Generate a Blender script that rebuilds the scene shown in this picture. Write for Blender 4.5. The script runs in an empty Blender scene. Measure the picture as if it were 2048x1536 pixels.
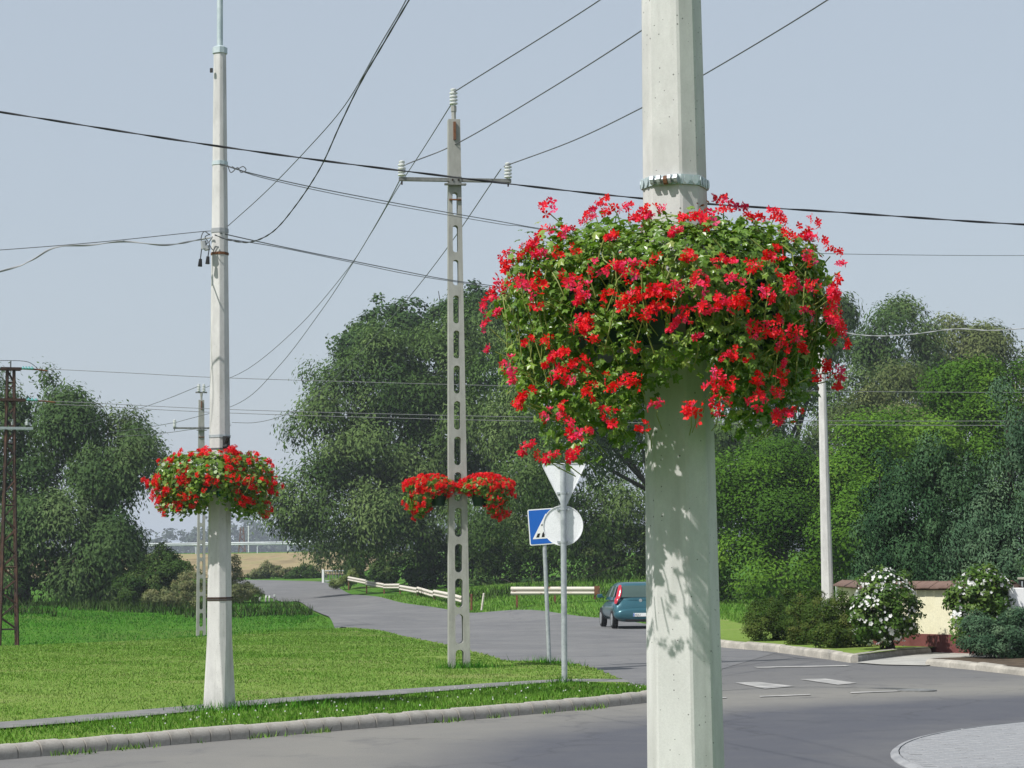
import bpy, bmesh, math, random
import numpy as np
from mathutils import Vector, Matrix

R = math.radians
scene = bpy.context.scene
COL = scene.collection
rng = np.random.default_rng(11)
random.seed(11)

# ------------------------------------------------------------------ camera, sky, sun, exposure
EYE = 1.6
FOC = 4200.0                       # focal length in pixels of the 2048 px wide photograph
PITCH = math.atan((1150 - 768) / FOC)
ROLL = -0.012
cam_d = bpy.data.cameras.new('camera')
cam_d.sensor_width = 36.0
cam_d.lens = FOC / 2048 * 36
cam_d.clip_start = 0.1
cam_d.clip_end = 12000
cam = bpy.data.objects.new('camera', cam_d)
COL.objects.link(cam)
cam.matrix_world = Matrix.Translation((0, 0, EYE)) @ Matrix.Rotation(R(90) + PITCH, 4, 'X') @ Matrix.Rotation(ROLL, 4, 'Z')
scene.camera = cam

SUN_EL = R(50)
SUN_AZ = R(52)                     # the sun stands behind the camera, this far round to its left
S_DIR = Vector((-math.sin(SUN_AZ) * math.cos(SUN_EL), -math.cos(SUN_AZ) * math.cos(SUN_EL), math.sin(SUN_EL)))
world = bpy.data.worlds.new('World')
scene.world = world
world.use_nodes = True
wn, wl = world.node_tree.nodes, world.node_tree.links
wn.clear()
sky = wn.new('ShaderNodeTexSky')
sky.sky_type = 'NISHITA'
sky.sun_disc = False
sky.sun_elevation = SUN_EL
sky.sun_rotation = math.atan2(S_DIR.x, S_DIR.y)
sky.air_density = 1.3
sky.dust_density = 2.0
sky.ozone_density = 2.0
mixs = wn.new('ShaderNodeMix'); mixs.data_type = 'RGBA'
mixs.inputs['Factor'].default_value = 0.74
mixs.inputs[7].default_value = (4.5, 5.05, 5.7, 1)      # milky summer haze over the whole sky
bg = wn.new('ShaderNodeBackground'); bg.inputs['Strength'].default_value = 0.1
wo = wn.new('ShaderNodeOutputWorld')
wl.new(sky.outputs[0], mixs.inputs[6]); wl.new(mixs.outputs[2], bg.inputs[0]); wl.new(bg.outputs[0], wo.inputs[0])

sun_d = bpy.data.lights.new('sun', 'SUN')
sun_d.energy = 4.5
sun_d.angle = R(0.6)
sun_d.color = (1.0, 0.972, 0.93)
sun = bpy.data.objects.new('sun', sun_d)
COL.objects.link(sun)
sun.rotation_euler = S_DIR.to_track_quat('Z', 'Y').to_euler()
sun.location = (-20, -15, 40)

vs = scene.view_settings
vs.view_transform = 'Standard'; vs.look = 'None'; vs.exposure = 0.26; vs.gamma = 1.0; vs.use_curve_mapping = False
scene.cycles.use_denoising = True
scene.cycles.max_bounces = 8
scene.cycles.diffuse_bounces = 3
scene.cycles.transmission_bounces = 4
scene.cycles.transparent_max_bounces = 6
scene.cycles.volume_bounces = 0

# ------------------------------------------------------------------ surveying: sight lines of the photograph turned into places
CR, SR, CP, SP = math.cos(ROLL), math.sin(ROLL), math.cos(PITCH), math.sin(PITCH)
def sight(px, py):
    x, y = (px - 1024) / FOC, -(py - 768) / FOC
    x, y = x * CR - y * SR, x * SR + y * CR
    return Vector((x, -y * SP + CP, y * CP + SP))
def at(px, py, d):                 # the place d metres out along that sight line
    v = sight(px, py)
    return Vector((0, 0, EYE)) + v * (d / v.y)
def gp(px, py, z=0.0):             # where that sight line meets level z
    v = sight(px, py)
    return Vector((0, 0, EYE)) + v * ((z - EYE) / v.z)
def ppm(d):                        # photograph pixels per metre at d
    return FOC / d

# ------------------------------------------------------------------ naming helpers
def tag(o, label=None, cat=None, group=None, kind=None):
    if label: o['label'] = label
    if cat: o['category'] = cat
    if group: o['group'] = group
    if kind: o['kind'] = kind
    return o
def empty(name, loc=(0, 0, 0), rz=0.0, label=None, cat=None, group=None, kind=None):
    o = bpy.data.objects.new(name, None)
    COL.objects.link(o)
    o.empty_display_size = 0.2
    o.location = loc; o.rotation_euler = (0, 0, rz)
    return tag(o, label, cat, group, kind)
def link(name, me, parent=None, loc=None, **kw):
    o = bpy.data.objects.new(name, me)
    COL.objects.link(o)
    if parent is not None: o.parent = parent
    if loc is not None: o.location = loc
    return tag(o, **kw)
def copy_tree(o, parent=None):
    c = o.copy(); COL.objects.link(c)
    if parent is not None: c.parent = parent
    for ch in [x for x in bpy.data.objects if x.parent == o]:
        copy_tree(ch, c)
    return c

# ------------------------------------------------------------------ mesh helpers
class MB:
    def __init__(s): s.v = []; s.f = []; s.m = []
    def add(s, verts, faces, mi=0):
        b = len(s.v)
        s.v += [tuple(p) for p in verts]
        s.f += [tuple(b + i for i in f) for f in faces]
        s.m += [mi] * len(faces)
    def box(s, c, size, mi=0, mat=None):
        x, y, z = (k / 2 for k in size)
        vs_ = [Vector((sx * x, sy * y, sz * z)) for sz in (-1, 1) for sy in (-1, 1) for sx in (-1, 1)]
        if mat is not None: vs_ = [mat @ p for p in vs_]
        vs_ = [p + Vector(c) for p in vs_]
        s.add(vs_, [(0, 2, 3, 1), (4, 5, 7, 6), (0, 1, 5, 4), (2, 6, 7, 3), (0, 4, 6, 2), (1, 3, 7, 5)], mi)
    def loft(s, rings, cap=True, mi=0):
        n = len(rings[0]); vs_ = [p for r in rings for p in r]; fs = []
        for k in range(len(rings) - 1):
            for i in range(n):
                j = (i + 1) % n
                fs.append((k * n + i, k * n + j, (k + 1) * n + j, (k + 1) * n + i))
        if cap:
            fs.append(tuple(range(n))[::-1]); fs.append(tuple(range((len(rings) - 1) * n, len(rings) * n)))
        s.add(vs_, fs, mi)
    def tube(s, pts, rad, n=8, cap=True, mi=0):
        pts = [Vector(p) for p in pts]
        if not hasattr(rad, '__len__'): rad = [rad] * len(pts)
        rings = []; up = None
        for i, p in enumerate(pts):
            t = (pts[min(i + 1, len(pts) - 1)] - pts[max(i - 1, 0)]).normalized()
            if up is None: up = Vector((0, 0, 1)) if abs(t.z) < 0.9 else Vector((1, 0, 0))
            u = t.cross(up).normalized(); w = u.cross(t).normalized(); up = w
            rings.append([p + (u * math.cos(2 * math.pi * k / n) + w * math.sin(2 * math.pi * k / n)) * rad[i] for k in range(n)])
        s.loft(rings, cap, mi)
    def lathe(s, prof, c=(0, 0, 0), n=12, mi=0):
        c = Vector(c)
        s.loft([[c + Vector((r * math.cos(2 * math.pi * k / n), r * math.sin(2 * math.pi * k / n), z)) for k in range(n)] for r, z in prof], True, mi)
    def prism(s, poly, y0, y1, mi=0, mi_side=None):      # poly in x,z, pushed along y
        n = len(poly)
        a = [(x, y0, z) for x, z in poly]; b = [(x, y1, z) for x, z in poly]
        s.add(a + b, [tuple(range(n))], mi)
        s.add(a + b, [tuple(range(2 * n - 1, n - 1, -1))], mi)
        s.add(a + b, [(i, n + i, n + (i + 1) % n, (i + 1) % n) for i in range(n)], mi if mi_side is None else mi_side)
    def mesh(s, name, mats, smooth=False, bevel=None):
        me = bpy.data.meshes.new(name)
        me.from_pydata(s.v, [], s.f)
        for m in (mats if isinstance(mats, (list, tuple)) else [mats]): me.materials.append(m)
        if any(s.m): me.polygons.foreach_set('material_index', s.m)
        bm = bmesh.new(); bm.from_mesh(me)
        bmesh.ops.remove_doubles(bm, verts=bm.verts, dist=1e-5)
        bmesh.ops.recalc_face_normals(bm, faces=bm.faces)
        if bevel: bmesh.ops.bevel(bm, geom=[e for e in bm.edges if e.is_manifold and e.calc_face_angle(0) > 0.5], offset=bevel, segments=1, affect='EDGES')
        bm.to_mesh(me); bm.free()
        if smooth:
            me.polygons.foreach_set('use_smooth', [True] * len(me.polygons))
            try: me.set_sharp_from_angle(angle=R(smooth if smooth is not True else 40))
            except Exception: pass
        return me
    def obj(s, name, mats, parent=None, smooth=False, bevel=None, **kw):
        return link(name, s.mesh(name, mats, smooth, bevel), parent, **kw)

def poly_mesh(name, V, k, mats, tint=None, extra=None):
    """V: (n*k,3) points, n faces of k corners each; tint: one value per face."""
    V = np.asarray(V, np.float32).reshape(-1, 3); n = len(V) // k
    me = bpy.data.meshes.new(name)
    me.vertices.add(n * k); me.vertices.foreach_set('co', V.ravel())
    me.loops.add(n * k); me.loops.foreach_set('vertex_index', np.arange(n * k, dtype=np.int32))
    me.polygons.add(n); me.polygons.foreach_set('loop_start', np.arange(0, n * k, k, dtype=np.int32))
    try: me.polygons.foreach_set('loop_total', np.full(n, k, np.int32))
    except Exception: pass
    for m in (mats if isinstance(mats, (list, tuple)) else [mats]): me.materials.append(m)
    if extra is not None: me.polygons.foreach_set('material_index', np.asarray(extra, np.int32))
    me.update(calc_edges=True)
    if tint is not None:
        a = me.attributes.new('tint', 'FLOAT', 'FACE'); a.data.foreach_set('value', np.asarray(tint, np.float32))
    return me

def grid_mesh(name, X, Y, Z, mats, smooth=True):
    """X,Y,Z 2-D arrays -> one sheet."""
    ny, nx = X.shape
    V = np.stack([X, Y, Z], -1).reshape(-1, 3).astype(np.float32)
    i = np.arange(ny * nx).reshape(ny, nx)
    F = np.stack([i[:-1, :-1], i[:-1, 1:], i[1:, 1:], i[1:, :-1]], -1).reshape(-1, 4)
    me = bpy.data.meshes.new(name)
    me.vertices.add(len(V)); me.vertices.foreach_set('co', V.ravel())
    me.loops.add(F.size); me.loops.foreach_set('vertex_index', F.ravel().astype(np.int32))
    me.polygons.add(len(F)); me.polygons.foreach_set('loop_start', np.arange(0, F.size, 4, dtype=np.int32))
    try: me.polygons.foreach_set('loop_total', np.full(len(F), 4, np.int32))
    except Exception: pass
    me.materials.append(mats); me.update(calc_edges=True)
    if smooth: me.polygons.foreach_set('use_smooth', np.ones(len(F), bool))
    return me

# ------------------------------------------------------------------ materials
def nmat(name):
    m = bpy.data.materials.new(name); m.use_nodes = True
    nt = m.node_tree; b = nt.nodes['Principled BSDF']
    return m, nt, b
def ncoord(nt, scale=(1, 1, 1), kind='Object'):
    t = nt.nodes.new('ShaderNodeTexCoord'); mp = nt.nodes.new('ShaderNodeMapping')
    mp.inputs['Scale'].default_value = scale
    nt.links.new(t.outputs[kind], mp.inputs['Vector'])
    return mp.outputs['Vector']
def nnoise(nt, vec, scale, detail=4, rough=0.55):
    n = nt.nodes.new('ShaderNodeTexNoise')
    n.inputs['Scale'].default_value = scale; n.inputs['Detail'].default_value = detail; n.inputs['Roughness'].default_value = rough
    nt.links.new(vec, n.inputs['Vector'])
    return n.outputs['Fac']
def nramp(nt, fac, stops):
    r = nt.nodes.new('ShaderNodeValToRGB'); e = r.color_ramp.elements
    e[0].position, e[0].color = stops[0][0], (*stops[0][1], 1)
    e[1].position, e[1].color = stops[-1][0], (*stops[-1][1], 1)
    for p, c in stops[1:-1]:
        x = e.new(p); x.color = (*c, 1)
    nt.links.new(fac, r.inputs['Fac'])
    return r.outputs['Color']
def nmix(nt, fac, a, b, mode='MIX'):
    m = nt.nodes.new('ShaderNodeMix'); m.data_type = 'RGBA'; m.blend_type = mode
    for sock, v in ((m.inputs[0], fac), (m.inputs[6], a), (m.inputs[7], b)):
        if isinstance(v, (int, float)): sock.default_value = v
        elif isinstance(v, tuple): sock.default_value = (*v, 1)
        else: nt.links.new(v, sock)
    return m.outputs[2]
def nbump(nt, b, h, strength=0.3, dist=0.02):
    n = nt.nodes.new('ShaderNodeBump'); n.inputs['Strength'].default_value = strength; n.inputs['Distance'].default_value = dist
    nt.links.new(h, n.inputs['Height']); nt.links.new(n.outputs['Normal'], b.inputs['Normal'])
def surf(name, c1, c2, scale=8, rough=0.8, bump=0.2, dist=0.01, stretch=(1, 1, 1), metal=0.0, lo=0.35, hi=0.65, third=None, spec=0.3):
    m, nt, b = nmat(name)
    v = ncoord(nt, stretch)
    f = nnoise(nt, v, scale, 6)
    stops = [(lo, c1), (hi, c2)] if third is None else [(lo, c1), ((lo + hi) / 2, c2), (hi, third)]
    col = nramp(nt, f, stops)
    f2 = nnoise(nt, v, scale * 9, 3)
    col = nmix(nt, 0.35, col, nramp(nt, f2, [(0.3, (0.55, 0.55, 0.55)), (0.7, (1, 1, 1))]), 'MULTIPLY')
    nt.links.new(col, b.inputs['Base Color'])
    b.inputs['Roughness'].default_value = rough; b.inputs['Metallic'].default_value = metal
    b.inputs['Specular IOR Level'].default_value = spec
    if bump: nbump(nt, b, f2, bump, dist)
    return m
def flat(name, c, rough=0.5, metal=0.0, spec=0.4, coat=0.0):
    m, nt, b = nmat(name)
    b.inputs['Base Color'].default_value = (*c, 1); b.inputs['Roughness'].default_value = rough
    b.inputs['Metallic'].default_value = metal; b.inputs['Specular IOR Level'].default_value = spec
    b.inputs['Coat Weight'].default_value = coat
    return m
def leaf(name, stops, rough=0.5, trans=0.28, spec=0.35, tcol=None):
    m, nt, b = nmat(name)
    a = nt.nodes.new('ShaderNodeAttribute'); a.attribute_name = 'tint'
    col = nramp(nt, a.outputs['Fac'], stops)
    nt.links.new(col, b.inputs['Base Color'])
    b.inputs['Roughness'].default_value = rough; b.inputs['Specular IOR Level'].default_value = spec
    t = nt.nodes.new('ShaderNodeBsdfTranslucent')
    tc = nmix(nt, 1.0, col, tcol or (1.15, 1.3, 0.7), 'MULTIPLY')
    nt.links.new(tc, t.inputs['Color'])
    mx = nt.nodes.new('ShaderNodeMixShader'); mx.inputs[0].default_value = trans
    nt.links.new(b.outputs[0], mx.inputs[1]); nt.links.new(t.outputs[0], mx.inputs[2])
    nt.links.new(mx.outputs[0], nt.nodes['Material Output'].inputs['Surface'])
    return m

# concrete: pale cement, faint formwork bands, dark air holes
def concrete(name, c1, c2, pores=True, stain=None):
    m, nt, b = nmat(name)
    v = ncoord(nt)
    vs_ = ncoord(nt, (1, 1, 0.22))
    f = nnoise(nt, vs_, 5, 7, 0.6)
    col = nramp(nt, f, [(0.3, c1), (0.7, c2)])
    g = nnoise(nt, v, 160, 2)
    col = nmix(nt, 0.22, col, nramp(nt, g, [(0.3, (0.55, 0.55, 0.55)), (0.7, (1, 1, 1))]), 'MULTIPLY')
    mt = nnoise(nt, ncoord(nt, (1, 1, .5)), 2.3, 6, 0.7)
    col = nmix(nt, nramp(nt, mt, [(0.42, (0, 0, 0)), (0.62, (0.75, 0.75, 0.75))]), col, tuple(k * 0.76 for k in c1))
    if stain:
        s_ = nnoise(nt, ncoord(nt, (14, 14, 0.9)), 1.0, 4)
        col = nmix(nt, nramp(nt, s_, [(0.56, (0, 0, 0)), (0.74, (0.45, 0.45, 0.45))]), col, stain)
    if pores:
        vo = nt.nodes.new('ShaderNodeTexVoronoi'); vo.inputs['Scale'].default_value = 58
        nt.links.new(v, vo.inputs['Vector'])
        sz = nt.nodes.new('ShaderNodeMath'); sz.operation = 'MULTIPLY'
        sep = nt.nodes.new('ShaderNodeSeparateColor'); nt.links.new(vo.outputs['Color'], sep.inputs[0])
        sz.inputs[1].default_value = 0.21
        pw = nt.nodes.new('ShaderNodeMath'); pw.operation = 'POWER'; pw.inputs[1].default_value = 4
        nt.links.new(sep.outputs[0], pw.inputs[0]); nt.links.new(pw.outputs[0], sz.inputs[0])
        lt = nt.nodes.new('ShaderNodeMath'); lt.operation = 'LESS_THAN'
        nt.links.new(vo.outputs['Distance'], lt.inputs[0]); nt.links.new(sz.outputs[0], lt.inputs[1])
        col = nmix(nt, lt.outputs[0], col, tuple(k * 0.32 for k in c1))
    nt.links.new(col, b.inputs['Base Color'])
    b.inputs['Roughness'].default_value = 0.85; b.inputs['Specular IOR Level'].default_value = 0.25
    nbump(nt, b, g, 0.10, 0.003)
    return m

M = {}
M['concrete'] = concrete('cast_concrete', (0.53, 0.518, 0.502), (0.675, 0.66, 0.642), True, (0.30, 0.295, 0.27))
M['concrete_old'] = concrete('weathered_concrete', (0.30, 0.298, 0.275), (0.42, 0.415, 0.385), True, (0.21, 0.20, 0.18))
M['galv'] = surf('galvanised_steel', (0.36, 0.39, 0.41), (0.50, 0.53, 0.55), 14, 0.45, 0.06, 0.002, metal=0.35)
M['zinc'] = surf('zinc_paint', (0.42, 0.50, 0.52), (0.55, 0.62, 0.63), 10, 0.5, 0.05, 0.002, metal=0.2)
M['steel_dull'] = surf('dull_steel', (0.16, 0.16, 0.15), (0.26, 0.26, 0.25), 12, 0.6, 0.1, 0.003, metal=0.3)
M['rust'] = surf('rusty_steel', (0.055, 0.028, 0.018), (0.20, 0.085, 0.04), 5, 0.85, 0.2, 0.004, third=(0.09, 0.06, 0.05))
M['rust_dark'] = surf('dark_rusty_steel', (0.018, 0.015, 0.014), (0.085, 0.040, 0.024), 2.2, 0.85, 0.2, 0.004)
M['porcelain'] = flat('porcelain', (0.62, 0.63, 0.62), 0.18, spec=0.5)
M['glass_ins'] = flat('green_glass_insulator', (0.16, 0.42, 0.42), 0.12, spec=0.6)
M['cable'] = flat('black_cable', (0.018, 0.019, 0.021), 0.6)
M['wire'] = flat('aluminium_wire', (0.10, 0.105, 0.11), 0.5, 0.2)
M['wire_pale'] = flat('pale_cable', (0.30, 0.31, 0.32), 0.6)
M['black'] = flat('black_plastic', (0.012, 0.012, 0.013), 0.5)
M['sign_back'] = surf('sign_back_paint', (0.80, 0.81, 0.83), (0.86, 0.87, 0.88), 6, 0.45, 0.03, 0.002)
M['white'] = flat('white_paint', (0.80, 0.80, 0.79), 0.5)
M['blue'] = flat('sign_blue', (0.012, 0.115, 0.47), 0.35)
M['red'] = flat('sign_red', (0.5, 0.02, 0.02), 0.4)
M['ink'] = flat('sign_black', (0.012, 0.012, 0.012), 0.5)
M['rail'] = surf('peeling_white_guardrail', (0.17, 0.085, 0.045), (0.56, 0.50, 0.42), 3.2, 0.7, 0.15, 0.004, (1, 1, 2.5), lo=0.30, hi=0.44, third=(0.58, 0.54, 0.47))
M['rail_far'] = surf('grey_guardrail', (0.50, 0.54, 0.56), (0.68, 0.71, 0.73), 0.5, 0.5, 0.0)
M['planter'] = flat('green_planter_plastic', (0.008, 0.085, 0.062), 0.45)
M['planter_dark'] = flat('dark_green_shaded_planter', (0.006, 0.035, 0.022), 0.5)  # dark green pots; the front basket's pot shade is put into this colour
M['bark'] = surf('bark', (0.022, 0.018, 0.013), (0.06, 0.05, 0.038), 6, 0.95, 0.6, 0.03, (4, 4, 0.7))
M['soil'] = surf('soil', (0.05, 0.035, 0.022), (0.11, 0.08, 0.05), 5, 0.95, 0.4, 0.02)

# leaf colours
M['willow'] = leaf('willow_leaf', [(0, (0.034, 0.072, 0.017)), (0.5, (0.073, 0.128, 0.033)), (1, (0.145, 0.205, 0.068))], 0.7, 0.2, 0.08)
M['willow_grey'] = leaf('silvery_willow_leaf', [(0, (0.031, 0.068, 0.019)), (0.5, (0.065, 0.116, 0.034)), (1, (0.135, 0.190, 0.072))], 0.7, 0.2, 0.08)
M['willow_tan'] = leaf('olive_willow_leaf', [(0, (0.055, 0.080, 0.024)), (0.5, (0.115, 0.145, 0.048)), (1, (0.215, 0.230, 0.100))], 0.7, 0.2, 0.08)
M['poplar'] = leaf('poplar_leaf', [(0, (0.024, 0.056, 0.018)), (0.5, (0.044, 0.088, 0.028)), (1, (0.082, 0.132, 0.046))], 0.7, 0.2, 0.08)
M['locust'] = leaf('locust_leaf', [(0, (0.032, 0.082, 0.007)), (0.5, (0.070, 0.158, 0.013)), (1, (0.150, 0.265, 0.028))], 0.7, 0.2, 0.08)
M['conifer'] = leaf('blue_green_needles', [(0, (0.012, 0.040, 0.014)), (0.5, (0.030, 0.076, 0.028)), (1, (0.074, 0.136, 0.058))], 0.7, 0.06, 0.12, (1, 1.1, 0.9))
M['juniper'] = leaf('juniper_needles', [(0, (0.024, 0.060, 0.028)), (0.5, (0.052, 0.105, 0.052)), (1, (0.105, 0.165, 0.088))], 0.7, 0.06, 0.12, (1, 1.1, 0.9))
M['hedge'] = leaf('hedge_leaf', [(0, (0.022, 0.050, 0.008)), (0.5, (0.050, 0.090, 0.014)), (1, (0.110, 0.125, 0.030))], 0.7, 0.2, 0.08)
M['hibiscus'] = leaf('hibiscus_leaf', [(0, (0.026, 0.066, 0.008)), (0.5, (0.055, 0.118, 0.014)), (1, (0.115, 0.180, 0.030))], 0.5, 0.2, 0.2)
M['bush'] = leaf('wild_bush_leaf', [(0, (0.020, 0.050, 0.009)), (0.5, (0.042, 0.084, 0.016)), (1, (0.090, 0.130, 0.036))], 0.7, 0.2, 0.08)
M['bush_lime'] = leaf('lime_bush_leaf', [(0, (0.085, 0.13, 0.02)), (0.5, (0.15, 0.20, 0.035)), (1, (0.22, 0.26, 0.07))], 0.5, 0.25)
M['weed'] = leaf('dry_weed', [(0, (0.065, 0.095, 0.026)), (0.5, (0.135, 0.155, 0.055)), (1, (0.26, 0.225, 0.11))], 0.7, 0.25)
M['far_leaf'] = leaf('far_wood_leaf', [(0, (0.014, 0.028, 0.011)), (0.5, (0.024, 0.044, 0.017)), (1, (0.042, 0.064, 0.026))], 0.6, 0.15)
M['grass_blade'] = leaf('grass_blade', [(0, (0.066, 0.180, 0.016)), (0.4, (0.136, 0.290, 0.036)), (0.75, (0.230, 0.365, 0.085)), (1, (0.36, 0.35, 0.18))], 0.7, 0.3, 0.12)
M['grass_deep'] = leaf('deep_grass_blade', [(0, (0.030, 0.140, 0.006)), (0.5, (0.058, 0.225, 0.012)), (1, (0.12, 0.285, 0.03))], 0.7, 0.3, 0.12)
M['geranium'] = leaf('geranium_leaf', [(0, (0.060, 0.130, 0.012)), (0.5, (0.120, 0.225, 0.024)), (0.9, (0.225, 0.330, 0.052)), (1, (0.30, 0.34, 0.09))], 0.34, 0.3, 0.5)
M['petal'] = leaf('geranium_petal', [(0, (0.72, 0.010, 0.008)), (0.5, (0.82, 0.014, 0.022)), (0.8, (0.78, 0.022, 0.085)), (1, (0.78, 0.06, 0.20))], 0.5, 0.38, 0.3, (1.2, 0.7, 0.9))
M['bud'] = leaf('faded_geranium', [(0, (0.16, 0.05, 0.03)), (1, (0.30, 0.13, 0.09))], 0.6, 0.2)
M['stem'] = flat('geranium_stem', (0.17, 0.20, 0.045), 0.6)
M['white_petal'] = leaf('white_petal', [(0, (0.70, 0.70, 0.68)), (1, (0.84, 0.84, 0.82))], 0.5, 0.3, 0.3, (1, 1, 1))

# ------------------------------------------------------------------ land form
_cp = []
for X in (-60, -40, -25, -12, 0, 12, 25, 40, 60):
    for Y in (-60, -30, 0, 15, 30, 44):
        _cp.append((X, Y, 0.0))
for X in (-2, 4, 9, 16, 25, 40, 60):
    for Y in (56, 66): _cp.append((X, Y, 0.0))
for q in [(1200, 1237, 75), (950, 1228, 87), (800, 1208, 105), (720, 1190, 130), (650, 1166, 165), (560, 1163, 175), (490, 1162, 178),
          (549, 1199, 138), (574, 1206, 127), (619, 1217, 108), (660, 1234, 85), (700, 1256, 66), (500, 1120, 255), (500, 1106, 280), (300, 1108, 280), (640, 1103, 280), (450, 1150, 205), (640, 1140, 205), (300, 1150, 205),
          (15, 1292, 72), (-120, 1292, 72), (200, 1250, 85), (0, 1252, 85), (200, 1207, 112), (0, 1207, 112), (-150, 1207, 112), (397, 1290, 76), (300, 1215, 105), (470, 1203, 118), (420, 1262, 85),
          (1300, 1250, 65), (1250, 1243, 70), (1150, 1234.5, 79), (1100, 1232, 81), (1000, 1229, 84.5), (760, 1205, 110), (850, 1215, 97), (1100, 1200, 95), (1100, 1170, 108), (900, 1182, 112), (1260, 1162, 105), (1460, 1213, 80), (1470, 1204, 95), (1200, 1195, 85), (1033, 1207, 85), (1600, 1200, 95), (1800, 1200, 100), (2100, 1200, 100), (2300, 1200, 100)]:
    p = at(*q); _cp.append((p.x, p.y, p.z))
for X in (-200, -100, 0, 100, 200):
    _cp.append((X, 420, 5.2)); _cp.append((X, 700, 4.0))
for X in (60, 140): _cp.append((X, 205, 2.0)); _cp.append((X, 280, 4.0))
for X in (-120, -200): _cp.append((X, 100, 0.3)); _cp.append((X, 205, 1.5)); _cp.append((X, 280, 4.6))
_cp = np.array(_cp)
def _k(d2): return np.sqrt(d2 + 9.0)
_S = np.array([1.0, 0.6])
_c = _cp[:, :2] * _S
_A = _k(((_c[:, None] - _c[None]) ** 2).sum(-1)) + 0.15 * np.eye(len(_c)) * -1
_w = np.linalg.solve(_A, _cp[:, 2] - 0.0)
def H(X, Y):
    X = np.asarray(X, float); Y = np.asarray(Y, float)
    sh = X.shape
    q = np.stack([np.clip(X.ravel(), -260, 260), np.clip(Y.ravel(), -60, 700)], -1) * _S
    out = np.empty(len(q))
    for i in range(0, len(q), 20000):
        out[i:i + 20000] = _k(((q[i:i + 20000, None] - _c[None]) ** 2).sum(-1)) @ _w
    sx = np.clip((X.ravel() + 13) / 6, 0, 1); sx = sx * sx * (3 - 2 * sx)
    near = np.clip((Y.ravel() - 44 - 22 * sx) / 12, 0, 1)
    return (out * near).reshape(sh)
def h1(x, y): return float(H(np.array([x]), np.array([y]))[0])

# grass, field and asphalt sheets
m, nt, b = nmat('meadow_ground')
v = ncoord(nt)
f1 = nnoise(nt, v, 0.12, 5); f2 = nnoise(nt, v, 1.3, 6, 0.65); f3 = nnoise(nt, v, 30, 3)
c = nramp(nt, f2, [(0.3, (0.050, 0.140, 0.012)), (0.55, (0.080, 0.205, 0.018)), (0.75, (0.130, 0.230, 0.034))])
c = nmix(nt, nramp(nt, f1, [(0.5, (0, 0, 0)), (0.75, (0.5, 0.5, 0.5))]), c, (0.15, 0.17, 0.05))
c = nmix(nt, 0.4, c, nramp(nt, f3, [(0.3, (0.45, 0.45, 0.45)), (0.7, (1, 1, 1))]), 'MULTIPLY')
nt.links.new(c, b.inputs['Base Color']); b.inputs['Roughness'].default_value = 0.95; b.inputs['Specular IOR Level'].default_value = 0.1
nbump(nt, b, f3, 0.8, 0.05)
M['meadow'] = m
m, nt, b = nmat('lawn_ground')
v = ncoord(nt)
f1 = nnoise(nt, v, 0.5, 5); f2 = nnoise(nt, v, 6, 6, 0.65); f3 = nnoise(nt, v, 60, 3)
c = nramp(nt, f2, [(0.3, (0.105, 0.180, 0.026)), (0.55, (0.165, 0.245, 0.046)), (0.75, (0.225, 0.275, 0.080))])
c = nmix(nt, nramp(nt, f1, [(0.52, (0, 0, 0)), (0.70, (0.5, 0.5, 0.5))]), c, (0.27, 0.25, 0.11))
c = nmix(nt, 0.2, c, nramp(nt, f3, [(0.3, (0.45, 0.45, 0.45)), (0.7, (1, 1, 1))]), 'MULTIPLY')
nt.links.new(c, b.inputs['Base Color']); b.inputs['Roughness'].default_value = 0.95; b.inputs['Specular IOR Level'].default_value = 0.1
nbump(nt, b, f3, 0.3, 0.02)
M['lawn'] = m
M['field'] = surf('dry_field', (0.20, 0.155, 0.075), (0.31, 0.24, 0.125), 0.25, 0.95, 0.5, 0.1, (1, 0.35, 1), third=(0.24, 0.22, 0.09))
ISLE = (9.1, 17.4); ISLE_R = 5.95
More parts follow.
